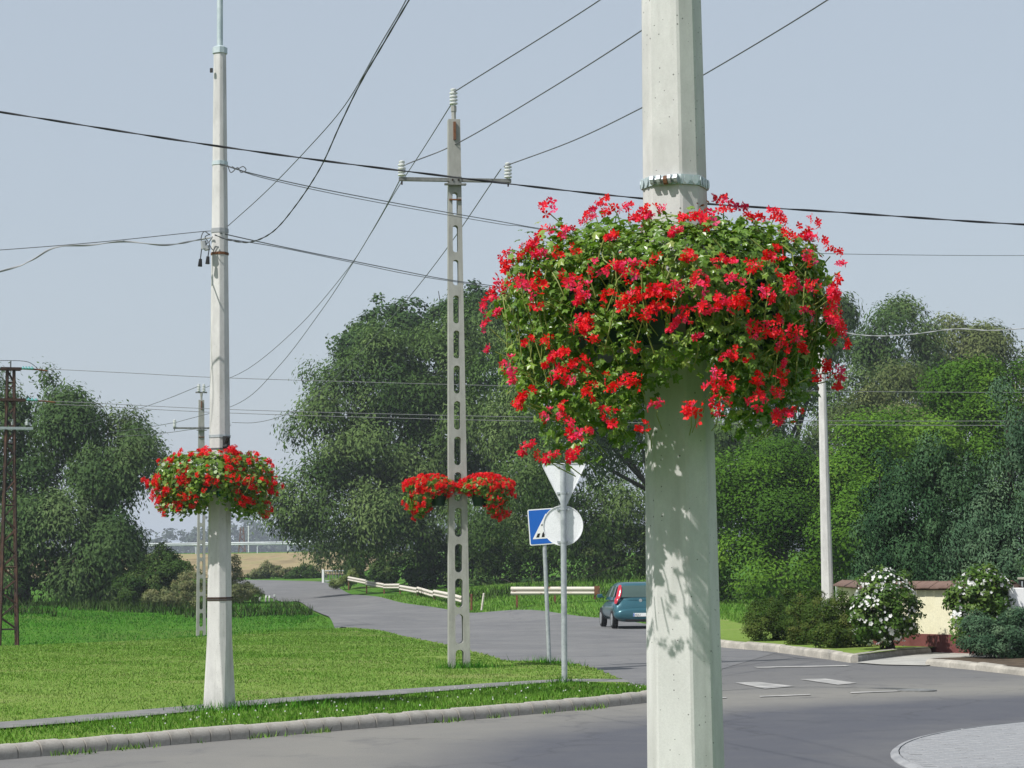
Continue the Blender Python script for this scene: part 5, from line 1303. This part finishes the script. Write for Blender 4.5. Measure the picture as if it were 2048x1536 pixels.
# ------------------------------------------------------------------ geranium baskets
def ivy_leaf_mesh(name, seed, r=1.0):
    g = random.Random(seed); pts = []
    for k in range(5):
        a = R(90 + (k - 2) * 62); rr_ = r * (1.0, .92, .8)[abs(k - 2)] * g.uniform(.9, 1.1)
        pts.append((math.cos(a) * rr_, math.sin(a) * rr_, -.16 * r))
        if k < 4:
            a2 = R(90 + (k - 1.5) * 62); pts.append((math.cos(a2) * r * .60, math.sin(a2) * r * .60, .03 * r))
    pts.append((0, -r * .30, 0))
    return pts
LEAVES = []
for k in range(4):
    p = [(x * -1, y, z) for x, y, z in ivy_leaf_mesh('l', k)]
    LEAVES.append(np.array([(0, 0, .06)] + p))
def leaves_joined(name, C, N, A, S, T, mat, coarse=False):
    A = unit(A - N * (A * N).sum(-1, keepdims=True)); B = np.cross(N, A)
    if coarse:
        base = np.array([(0, 1, -.1), (.85, .35, -.06), (.6, -.7, -.06), (-.6, -.7, -.06), (-.85, .35, -.06)])
        V = C[:, None] + S[:, None, None] * (base[None, :, 0:1] * B[:, None] + base[None, :, 1:2] * A[:, None] + base[None, :, 2:3] * N[:, None])
        return poly_mesh(name, V.reshape(-1, 3), 5, mat, T)
    L0 = LEAVES[0]; n_ = len(L0) - 1
    tri = np.array([(0, 1 + k, 1 + (k + 1) % n_) for k in range(n_)])
    V = []
    for v_ in range(4):
        sel = slice(v_, None, 4); L_ = LEAVES[v_]
        W_ = C[sel, None] + S[sel, None, None] * (L_[None, :, 0:1] * B[sel, None] + L_[None, :, 1:2] * A[sel, None] + L_[None, :, 2:3] * N[sel, None])
        V.append(W_[:, tri].reshape(-1, 3))
    T_ = np.concatenate([np.repeat(T[v_::4], n_) for v_ in range(4)])
    return poly_mesh(name, np.concatenate(V), 3, mat, T_)
def single_leaf(seed):
    L_ = LEAVES[seed % 4]; n_ = len(L_) - 1; me = bpy.data.meshes.new('leaf')
    me.from_pydata([tuple(p) for p in L_], [], [(0, 1 + k, 1 + (k + 1) % n_) for k in range(n_)]); me.materials.append(M['geranium'])
    a = me.attributes.new('tint', 'FLOAT', 'FACE'); a.data.foreach_set('value', [(.2, .38, .52, .66, .8, .93)[seed % 6]] * n_)
    return me
LEAF_ME = [single_leaf(k) for k in range(12)]
def head_mesh(seed, nfl, rad, pink, fl=.017):
    """A loose umbel: florets of five narrow petals, unevenly spread over a low dome."""
    g = np.random.default_rng(seed); V = []; T = []
    tilt = g.normal(size=3) * np.array([.35, .35, .1])
    for k in range(nfl):
        u = g.uniform(-.15, 1); ph = g.uniform(0, 2 * np.pi); s_ = math.sqrt(1 - u * u)
        d = unit(np.array([s_ * math.cos(ph), s_ * math.sin(ph), u]) + tilt); c_ = d * rad * g.uniform(.55, 1.2) * np.array([1.1, 1.1, .62])
        nrm = unit(d + g.normal(size=3) * .5); a = unit(np.cross(nrm, g.normal(size=3))); b_ = np.cross(nrm, a)
        f_ = fl * g.uniform(.75, 1.2); tt = np.clip(g.normal(pink, .2), 0, 1); cup = g.uniform(.05, .5)
        for q in range(5):
            an = (math.radians(60), math.radians(112), math.radians(192), math.radians(270), math.radians(348))[q] + g.uniform(-.2, .2)
            dr = unit(a * math.cos(an) + b_ * math.sin(an) + nrm * (cup + g.uniform(-.25, .2))); sd = unit(np.cross(nrm, dr)); up_ = np.cross(dr, sd)
            w_ = f_ * g.uniform(.26, .36); l_ = f_ * g.uniform(.85, 1.2)
            V += [c_ + dr * f_ * .06, c_ + dr * l_ * .66 + sd * w_ - up_ * f_ * .06, c_ + dr * l_ + up_ * f_ * .08, c_ + dr * l_ * .66 - sd * w_ - up_ * f_ * .06]
            T.append(np.clip(tt + g.normal(0, .06), 0, 1))
    return poly_mesh('flower_head', np.array(V), 4, M['petal'], T)
HEADS = [head_mesh(k, (12, 16, 9, 13, 19, 8, 15, 10)[k % 8], .036, (.25, .65, .42, .86, .7, .35, .2, .8)[k % 8], .0185) for k in range(20)]
HEADS_FAR = [head_mesh(60 + k, (10, 13, 11)[k % 3], .036, (.15, .3, .45)[k % 3], .024) for k in range(6)]
BUD = poly_mesh('flower_bud', leaf_quads(np.random.default_rng(3).normal(size=(9, 3)) * .011, unit(np.random.default_rng(4).normal(size=(9, 3))), unit(np.random.default_rng(6).normal(size=(9, 3))), np.full(9, .022), np.full(9, .007)), 4, M['bud'], np.linspace(0, 1, 9))

def ring_basket(root, Rl, Rr, dome, drop, nleaf, seed, leaf_s, coarse, rotz_front, n_heads, heads, given=None, single=0, asym=True, pole_w=.26):
    """Foliage of a basket that rings a pole. Local axes: x to the right of the viewer's side, y away, z up."""
    g = np.random.default_rng(seed)
    def Rad(ph):                       # ph = 0 faces the front (-y), positive to the right
        s_ = np.sin(ph); return np.where(s_ < 0, Rl * s_ ** 2 + .5 * (Rl + Rr) * .93 * (1 - s_ ** 2), Rr * s_ ** 2 + .5 * (Rl + Rr) * .93 * (1 - s_ ** 2))
    def profile(ph, t):
        Rr_ = Rad(ph); a = np.clip(t / .55, 0, 1) * np.pi / 2
        u = np.clip((t - .55) / .45, 0, 1)
        r = pole_w * .45 + (Rr_ - pole_w * .45) * np.sin(a) ** .8 - .16 * Rr_ * u ** 1.5
        z = dome * np.cos(a) ** .9 - drop(ph) * u
        return r, z
    def sample(n_, shell=True):
        ph = g.uniform(-np.pi, np.pi, n_ * 3); t = g.beta(1.6, 1.25, n_ * 3)
        dens = np.where((np.abs(ph) < R(22)) & (t > .72), .62, 1.0) * np.where((np.abs(ph + R(6)) < R(12)) & (t > .60) & (t < .86), .10, 1.0)
        ok = g.random(n_ * 3) < dens; ph, t = ph[ok][:n_], t[ok][:n_]
        r, z = profile(ph, t)
        lump = 1 + .07 * np.sin(ph * 5 + seed) + .06 * np.sin(ph * 11 + z * 14) + .05 * np.sin(z * 23 + ph * 3)
        dep = np.where(g.random(len(ph)) < .55, g.uniform(.9, 1.03, len(ph)), g.uniform(.62, .95, len(ph)))
        rr_ = r * lump * np.where(t > .2, dep, 1)
        C = np.stack([rr_ * np.sin(ph), -rr_ * np.cos(ph), z + g.normal(0, .025, len(ph)) - (1 - dep) * .12], -1)
        e = .02
        r2, z2_ = profile(ph, np.clip(t + e, 0, 1)); dr, dz = r2 - r, z2_ - z
        nn = unit(np.stack([-dz * np.sin(ph), dz * np.cos(ph), dr], -1)); nn = np.where((nn[:, 2:3] < -.2) & (t[:, None] < .55), -nn, nn)
        out_ = np.stack([np.sin(ph), -np.cos(ph), 0 * ph], -1)
        nn = np.where((t > .55)[:, None], unit(out_ + np.array([0, 0, .25])), nn)
        return C, nn, ph, t, dep
    C, Nn, ph, t, dep = sample(nleaf)
    N = unit(Nn * .8 + np.array([0, 0, .35]) + g.normal(size=C.shape) * .45)
    A = unit(np.stack([np.sin(ph), -np.cos(ph), -.6 + 0 * ph], -1) + g.normal(size=C.shape) * .7)
    S = leaf_s * g.uniform(.6, 1.25, len(C)); T = np.clip(g.normal(.5, .22, len(C)), 0, 1)
    if single:
        vis_ = np.where((dep > .9) & (np.abs(ph) < R(95)))[0]; pick = vis_[np.argsort(-S[vis_])][:single]
        for i in pick:
            A_ = unit(A[i] - N[i] * (A[i] * N[i]).sum()); B_ = np.cross(N[i], A_)
            o = link('leaf', LEAF_ME[int(g.integers(0, 12))], root)
            o.matrix_basis = Matrix(((B_[0] * S[i], A_[0] * S[i], N[i][0] * S[i], C[i][0]), (B_[1] * S[i], A_[1] * S[i], N[i][1] * S[i], C[i][1]), (B_[2] * S[i], A_[2] * S[i], N[i][2] * S[i], C[i][2]), (0, 0, 0, 1)))
        keep = np.ones(len(C), bool); keep[pick] = False
        C, N, A, S, T = C[keep], N[keep], A[keep], S[keep], T[keep]
    link('foliage', leaves_joined('foliage', C, N, A, S, T, M['geranium'], coarse), root, kind='stuff')
    # flower heads
    spots = []
    if given is not None: spots += given
    else:
        Ch, Nh, phh, th, dh = sample(n_heads * 2)
        ok = dh > .8
        for c_, n_, p_ in list(zip(Ch[ok], Nh[ok], phh[ok]))[:n_heads]:
            spots.append((Vector(c_) + Vector(n_) * g.uniform(.02, .07), Vector(n_), g.uniform(.7, 1.15)))
    stems = MB()
    for k, (p, n_, sc) in enumerate(spots):
        p = Vector(p); n_ = Vector(n_)
        d = (n_ + Vector(g.normal(size=3)) * .3).normalized()
        o = link('flower_head', heads[int(g.integers(0, len(heads)))], root, p); o.rotation_euler = d.to_track_quat('Z', 'Y').to_euler(); o.scale = (sc,) * 3
        if not coarse or k % 3 == 0:
            s0 = p - n_ * .11 - Vector((p.x, p.y, 0)) * .10 + Vector((0, 0, -.03)); stems.tube([s0, s0.lerp(p, .55) + Vector(g.normal(size=3)) * .012, p - d * .02], .0022 if not coarse else .004, 4)
    ns = 70 if not coarse else 16
    for k in range(ns):
        a = g.uniform(-np.pi, np.pi); t0 = g.uniform(.3, .6); t1 = min(1, t0 + g.uniform(.15, .4))
        pts = []
        for t_ in np.linspace(t0, t1, 5):
            r, z = profile(np.array([a]), np.array([t_])); rr_ = float(r[0]) * g.uniform(1.0, 1.05); pts.append((rr_ * math.sin(a), -rr_ * math.cos(a), float(z[0]) + .01)); a += g.normal(0, .05)
        stems.tube(pts, .0026 if not coarse else .004, 4)
    if not coarse:
        for k in range(40):
            C2, N2, p2, t2, d2_ = sample(2)
            o = link('flower_bud', BUD, root, Vector(C2[0]) + Vector(N2[0]) * .03); o.rotation_euler = (g.uniform(0, 3), g.uniform(0, 3), 0)
    stems.obj('stem', M['stem'], root, True, kind='stuff')
def half_planter(root, r0, r1, z0, z1, a0, a1, mat):
    mb = MB(); rings = []
    for a in np.linspace(a0, a1, 15):
        rings.append([Vector((r * math.sin(a), -r * math.cos(a), z)) for r, z in ((r0, z1), (r0, z0), (r1 * .9, z0), (r1, z1), (r1 + .012, z1), (r1 + .012, z1 + .015), (r0, z1 + .015))])
    mb.loft(rings, True); mb.obj('planter', mat, root, 40)

# the big basket on the front pole; flower heads stand where the photograph shows them
dF = 7.6; kF = 1 / ppm(dF)
pole_xy = (front_pole.location.x, front_pole.location.y)
zF = at(1358, 600, dF).z
big = empty('flower_basket', (pole_xy[0] + .006, pole_xy[1], zF), R(-4.6), label='big basket of red trailing geraniums ringing the close concrete pole', cat='flower basket', group='geranium baskets on the poles')
HP = [(365, 150), (455, 255), (470, 285), (350, 285), (330, 330), (300, 345), (150, 420), (215, 420), (300, 420), (150, 480), (260, 360), (680, 100), (655, 140), (600, 180), (580, 210), (720, 155), (790, 150), (860, 195), (890, 215), (940, 85), (920, 165), (1000, 155),
      (1120, 200), (1170, 205), (1225, 215), (1320, 115), (1310, 165), (1410, 165), (1440, 190), (1490, 200), (1600, 185), (1600, 215), (1800, 235), (1660, 290), (1730, 270), (1770, 320), (1840, 335), (1900, 385), (1770, 420), (1905, 505), (1960, 470), (1900, 590), (1905, 650), (1800, 575), (1890, 755), (1940, 800), (1955, 855), (1760, 725), (1715, 835), (1800, 1050),
      (690, 315), (705, 310), (420, 390), (510, 370), (470, 510), (510, 585), (560, 600), (540, 620), (310, 640), (250, 595), (320, 545), (215, 540), (100, 600), (35, 690), (95, 740), (30, 790), (150, 560), (610, 475), (715, 475), (760, 490), (800, 490), (860, 480), (955, 425), (1030, 265), (1115, 400), (1140, 405), (1285, 430), (1360, 450), (1470, 465), (1575, 385), (1640, 500), (1680, 570),
      (700, 630), (790, 640), (830, 625), (870, 610), (950, 590), (1000, 585), (1060, 585), (870, 710), (920, 700), (970, 690), (1020, 690), (1025, 745), (780, 670), (1185, 525), (1190, 585), (1270, 660), (1300, 650), (1380, 660), (1410, 640), (1375, 565), (1215, 695), (1135, 730), (1540, 620), (540, 790), (570, 770), (600, 750), (640, 860), (840, 885), (1175, 865), (1500, 810), (1540, 800), (1590, 770), (1610, 840),
      (380, 930), (430, 940), (480, 930), (520, 960), (450, 1030), (430, 1060), (520, 1070), (590, 1015), (360, 960), (150, 990), (205, 1035), (240, 1120), (230, 1195), (260, 1180), (360, 1265), (440, 1280), (465, 1205), (700, 1085), (790, 1080), (830, 1080), (690, 1260), (730, 1270), (870, 1320), (515, 1350), (565, 1365), (245, 1420), (330, 1480), (375, 1475), (500, 1485), (945, 1215), (1160, 1230), (1140, 1245), (1300, 1220), (1275, 1060), (1240, 1120), (1385, 1090), (1300, 930), (1400, 920), (1430, 935), (1615, 970), (1635, 1030), (1600, 1070), (1490, 1060), (1630, 905), (1600, 1290), (1645, 1275), (1700, 1255), (265, 850), (365, 865), (65, 905), (1490, 1185), (1610, 1150), (1730, 900), (600, 1130)]
g = np.random.default_rng(91)
Rl, Rr = .66, .585
big_inv = (Matrix.Translation(big.location) @ Matrix.Rotation(R(-4.6), 4, 'Z')).inverted()
given = []
for x, y in HP:
    px, py = 960 + x / 2.695, 360 + y / 2.695
    zc = at(px, py, dF).z - zF
    xc = (big_inv @ at(px, py, dF)).x
    Rm = Rl if xc < 0 else Rr
    vz = max(zc / .36, 0) if zc > 0 else 0
    q_ = 1 - (xc / (Rm + .03)) ** 2 - vz ** 2
    yy = -.67 * math.sqrt(max(q_, .0)) * (1 - .12 * max(0, -zc / .5)) - .02
    if q_ < .03: yy = g.uniform(-.15, .2)
    pt = big_inv @ at(px, py, dF + yy)
    nrm = Vector((pt.x * .9, pt.y * .9 - .15, .28 + max(0, zc) * 1.2)).normalized()
    given.append((pt, nrm, g.uniform(.58, 1.0)))
for k in range(60):                 # the far side of the ring
    a = g.uniform(R(105), R(255)); z = g.uniform(-.3, .3); r = .6 * (1 if z < 0 else math.cos(z / .36 * 1.2)); given.append((Vector((r * math.sin(a), -r * math.cos(a), z)), Vector((math.sin(a), -math.cos(a), .3)), 1))
def dropF(ph):
    a = np.degrees(np.abs(ph)); left = ph < 0
    base = np.interp(a, [0, 15, 28, 50, 75, 100, 130, 180], [.26, .32, .52, .56, .48, .38, .34, .32])
    return np.where(left, base * 1.06, base * .88)
ring_basket(big, Rl - .03, Rr - .085, .245, dropF, 12500, 7, .0225, False, 0, 0, HEADS, given, single=290)
half_planter(big, .17, .40, -.20, .02, R(8), R(172), M['planter_dark']); half_planter(big, .17, .40, -.20, .02, R(188), R(352), M['planter_dark'])
for s_ in (-1, 1): mb = MB(); mb.box((0, s_ * .16, -.17), (.5, .02, .03)); mb.obj('carrier', M['galv'], big)

# the basket on the left pole
zLb = at(437, 962, dL).z
lb = empty('flower_basket', (left_pole.location.x - .06, left_pole.location.y, zLb), R(8), label='flower basket of red geraniums ringing the left lamp pole on the lawn', cat='flower basket', group='geranium baskets on the poles')
def dropL(ph):
    a = np.degrees(np.abs(ph)); return np.interp(a, [0, 15, 35, 60, 90, 120, 180], [.16, .20, .36, .40, .36, .33, .3]) * np.where(ph > 0, 1.12, 1)
ring_basket(lb, .66, .655, .30, dropL, 5200, 8, .0255, True, 0, 290, HEADS_FAR)
half_planter(lb, .17, .42, -.20, .02, R(8), R(172), M['planter']); half_planter(lb, .17, .42, -.20, .02, R(188), R(352), M['planter'])

# the pair of pots on the slotted pole
def pot_basket(px, py, d, label, out, n_leaf, n_head, seed, pot_in):
    c_ = at(px, py, d); root = empty('flower_basket', c_, 0, label=label, cat='flower basket', group='geranium baskets on the poles')
    g = np.random.default_rng(seed); k = 1 / ppm(d)
    mb = MB(); mb.lathe([(.0, -.16), (.10, -.16), (.155, .10), (.165, .10), (.165, .12), (.0, .12)], (pot_in, 0, -.06), 16); mb.obj('planter', M['planter_dark'], root, 40)
    mb = MB(); mb.box((pot_in - out * .2, .02, -.02), (.4, .03, .03)); mb.obj('carrier', M['galv'], root)
    lob = out
    C = []; N = []
    while len(C) < n_leaf + n_head:
        u = g.uniform(-1, 1); ph = g.uniform(0, 2 * np.pi); s_ = math.sqrt(1 - u * u); dv = np.array([s_ * math.cos(ph), s_ * math.sin(ph), u])
        x, y, z = dv * np.array([55 * k, 46 * k, 1])
        if dv[2] > 0: z = dv[2] * .20
        else:
            side = x * out / (55 * k)
            z = dv[2] * np.interp(side, [-1, -.3, .3, 1], [.12, .16, .50, .58])
            if side < .0 and abs(y) < .3 and g.random() < .7: continue
        sc = g.uniform(.86, 1.03) if g.random() < .7 else g.uniform(.5, .9)
        C.append((x * sc + out * .06 * max(0, -dv[2]), y * sc, z * sc + .06)); N.append(dv + np.array([0, 0, .3]))
    C = np.array(C); N = unit(np.array(N)); n_ = n_leaf
    link('foliage', leaves_joined('foliage', C[:n_], unit(N[:n_] + g.normal(size=(n_, 3)) * .4), unit(g.normal(size=(n_, 3))), .04 * g.uniform(.7, 1.2, n_), np.clip(g.normal(.45, .2, n_), 0, 1), M['geranium'], True), root, kind='stuff')
    for i in range(n_, n_ + n_head):
        o = link('flower_head', HEADS_FAR[i % 6], root, C[i] + N[i] * .035); o.rotation_euler = Vector(N[i]).to_track_quat('Z', 'Y').to_euler(); sc = g.uniform(.9, 1.3); o.scale = (sc,) * 3
pot_basket(864, 985, d1_, 'left pot of red geraniums on the nearer slotted pole, a full round cushion', -1, 1300, 210, 71, .1)
pot_basket(969, 985, d1_ - .05, 'right pot of red geraniums on the nearer slotted pole, trailing down like a hook', 1, 1150, 210, 72, -.08)

# ------------------------------------------------------------------ grasses
def noise2(x, y, s, seed=0):
    return (np.sin(x * s + seed) * np.cos(y * s * 1.3 + seed * 2) + .6 * np.sin(x * s * 2.7 + y * s * 1.9 + seed) + .4 * np.sin(y * s * 4.1 - x * s * 3.3)) / 2
def blades(name, P, hgt, wid, mat, tint, seed, **kw):
    g = np.random.default_rng(seed); n = len(P)
    a = g.uniform(0, 2 * np.pi, n); d = np.stack([np.cos(a), np.sin(a), 0 * a], -1)
    lean = np.stack([g.normal(0, .38, n), g.normal(0, .38, n), 1 + 0 * a], -1)
    h_ = hgt * g.uniform(.5, 1.3, n)
    V = np.stack([P - d * (wid / 2)[:, None], P + d * (wid / 2)[:, None], P + lean * h_[:, None]], 1).reshape(-1, 3)
    me = poly_mesh(name, V, 3, mat, np.clip(tint, 0, 1))
    nn = unit(np.stack([g.normal(0, .45, n), g.normal(0, .45, n), 1 + 0 * a], -1))
    me.normals_split_custom_set_from_vertices(np.repeat(nn, 3, 0))
    return link(name, me, kind='stuff', **kw)
def inside(poly, x, y):
    poly = np.asarray(poly); c_ = np.zeros(len(x), bool); j = len(poly) - 1
    for i in range(len(poly)):
        xi, yi = poly[i]; xj, yj = poly[j]
        with np.errstate(divide='ignore', invalid='ignore'):
            c_ ^= ((yi > y) != (yj > y)) & (x < (xj - xi) * (y - yi) / (yj - yi) + xi)
        j = i
    return c_
g = np.random.default_rng(123)
lawn_poly = np.r_[A, back[::-1]]; path_poly = np.r_[PATH_A, PATH_B[::-1]]
n = 900000
x = g.uniform(-16, 3, n); y = 16 + 48 * g.random(n) ** 1.4
ok = (np.abs(x) < .27 * y + 1.5); x, y = x[ok], y[ok]
ok = inside(lawn_poly, x, y) & ~inside(path_poly, x, y); x, y = x[ok], y[ok]
if len(x) > 290000: x, y = x[:290000], y[:290000]
near_k = np.min([np.hypot(x - p[0], y - p[1]) for p in kin[::9]], axis=0)
strip = inside(np.r_[A, PATH_A[::-1]], x, y)
tn = .42 + .22 * noise2(x, y, .55, 1) + .13 * noise2(x, y, 2.3, 3) + g.normal(0, .075, len(x)) + .17 - .30 * strip
sc = np.where(strip, 1.1, 1.0) * (1 + .3 * noise2(x, y, 1.1, 6))
zb_ = LAWN_Z - .01 + 0 * x
d_edge = np.min([np.hypot(x - p[0], y - p[1]) for p in back[::3]], axis=0); zb_ = lawn_h(x, y) - .01
dry = (d_edge < 1.9 + .8 * noise2(x, y, .7, 2)) & (noise2(x, y, 1.15, 9) > .42)
tn = np.where(dry, .86 + g.normal(0, .12, len(x)), tn); sc = np.where(dry, sc * .5, sc)
blades('grass', np.stack([x, y, zb_], -1), np.where(strip, .052, .027) * sc * (1 + .010 * (y - 20)), .009 + .0006 * (y - 18), M['grass_blade'], tn, 5)
tx_, ty_ = [], []
for (cx, cy, r, k_) in ((q1.x + .1, q1.y - .12, .22, 420), (qL.x + .05, qL.y - .16, .24, 260), (qs.x, qs.y, .1, 90), (qx.x, qx.y, .22, 200), (qL.x + .5, qL.y + .1, .5, 300)):
    tx_.append(cx + g.normal(0, r, k_)); ty_.append(cy + g.normal(0, r * .5, k_))
tx_, ty_ = np.concatenate(tx_), np.concatenate(ty_)
blades('grass_tufts', np.stack([tx_, ty_, lawn_h(tx_, ty_) - .01], -1), .13 + 0 * tx_, .014 + 0 * tx_, M['grass_deep'], .45 + g.normal(0, .2, len(tx_)), 6)
# tall meadow grass beyond the lawn, left of the side road, and on the verge under the trees
n = 420000
x = g.uniform(-45, 30, n); y = 44 + 76 * g.random(n) ** 1.3
ok = np.abs(x) < .275 * y + 2; x, y = x[ok], y[ok]
road_poly = np.r_[LEs, REs[::-1]]
grav = np.c_[RK[:, 0], RK[:, 1]]
ring_ok = ~((y < 47) & (x > -2)) & ~inside(road_poly, x, y) & ~inside(lawn_poly, x, y)
vp = np.r_[v1, v1b[::-1]]
rlx = np.interp(y, LEs[::-1, 1] if LEs[0, 1] > LEs[-1, 1] else LEs[:, 1], LEs[::-1, 0] if LEs[0, 1] > LEs[-1, 1] else LEs[:, 0])
rrx = np.interp(y, REs[:, 1], REs[:, 0])
leftside = x < rlx - .15; rightside = x > rrx + .2
ok = ring_ok & (leftside | (rightside & (y > 70)) | ((x > 6.5) & (y > 46) & ~inside(road_poly, x, y) & (x > rrx + .3)))
x, y = x[ok], y[ok]; z = H(x, y) - .07
left = x < np.interp(y, REs[:, 1], REs[:, 0])
sc = np.where(left, .075, .13) * (1 + .35 * noise2(x, y, .5, 2)); sc = np.where(left & (y < 62), .07, sc)
tn = np.where(left, .35, .45) + .2 * noise2(x, y, .3, 4) + g.normal(0, .15, len(x))
vz_ = inside(vp, x, y); z = np.where(vz_, .115, z)
dl = left & (y > 52) & (x < -8.5)
for sel, mt, nm in ((dl, 'grass_deep', 'tall_grass'), (~dl, 'grass_blade', 'verge_grass')):
    blades(nm, np.stack([x, y, z], -1)[sel], sc[sel], .022 + .0004 * (y[sel] - 44), M[mt], tn[sel], 9)
# dry weeds at the feet of trees, kerb weeds
n = 16000
x = g.uniform(-30, 14, n); y = g.uniform(94, 112, n)
z = H(x, y) - .05; ok = ((x < rlx.min() if False else x < np.interp(y, LEs[:, 1], LEs[:, 0]) - .4) | (x > np.interp(y, REs[:, 1], REs[:, 0]) + 1.5)) & (noise2(x, y, .35, 8) > .1); x, y, z = x[ok], y[ok], z[ok]
blades('weeds', np.stack([x, y, z], -1), .45 + 0 * x, .06 + 0 * x, M['bush'], .5 + g.normal(0, .22, len(x)), 12)
n = 2600; t = g.random(n); i_ = (t * (len(kin) - 1)).astype(int); keep = (noise2(t * 40, t * 0, 1.0, 2) > .15); i_ = i_[keep]
P_ = np.c_[kin[i_] - kn[i_] * g.uniform(.0, .07, len(i_))[:, None] + g.normal(0, .06, (len(i_), 2)), np.zeros(len(i_))]
blades('kerb_weeds', P_, .06 + 0 * i_, .012 + 0 * i_, M['grass_blade'], .45 + g.normal(0, .2, len(i_)), 13)
# white clover heads on the lawn strip
n = 260; x = g.uniform(-4, 1.6, n); y = g.uniform(19, 30, n); ok = inside(np.r_[A, PATH_A[::-1]], x, y); x, y = x[ok], y[ok]
V = []
for a, b2 in zip(x, y):
    V.append(leaf_quads(np.array([[a, b2, LAWN_Z + .06]] * 3), unit(g.normal(size=(3, 3))), unit(g.normal(size=(3, 3))), np.full(3, .022), np.full(3, .02)))
if V: link('clover_flowers', poly_mesh('clover_flowers', np.concatenate(V), 4, M['white_petal'], g.random(len(V) * 3)), kind='stuff')

# ------------------------------------------------------------------ haze
mh = bpy.data.materials.new('haze'); mh.use_nodes = True; nt = mh.node_tree; nt.nodes.clear()
vo = nt.nodes.new('ShaderNodeVolumePrincipled'); vo.inputs['Color'].default_value = (0.80, 0.88, 1.0, 1); vo.inputs['Density'].default_value = 0.00030; vo.inputs['Anisotropy'].default_value = 0.0
mo = nt.nodes.new('ShaderNodeOutputMaterial'); nt.links.new(vo.outputs[0], mo.inputs['Volume'])
mb = MB(); mb.box((0, 2900, 44), (9000, 6400, 104))
mb.obj('haze', mh, None, kind='stuff')
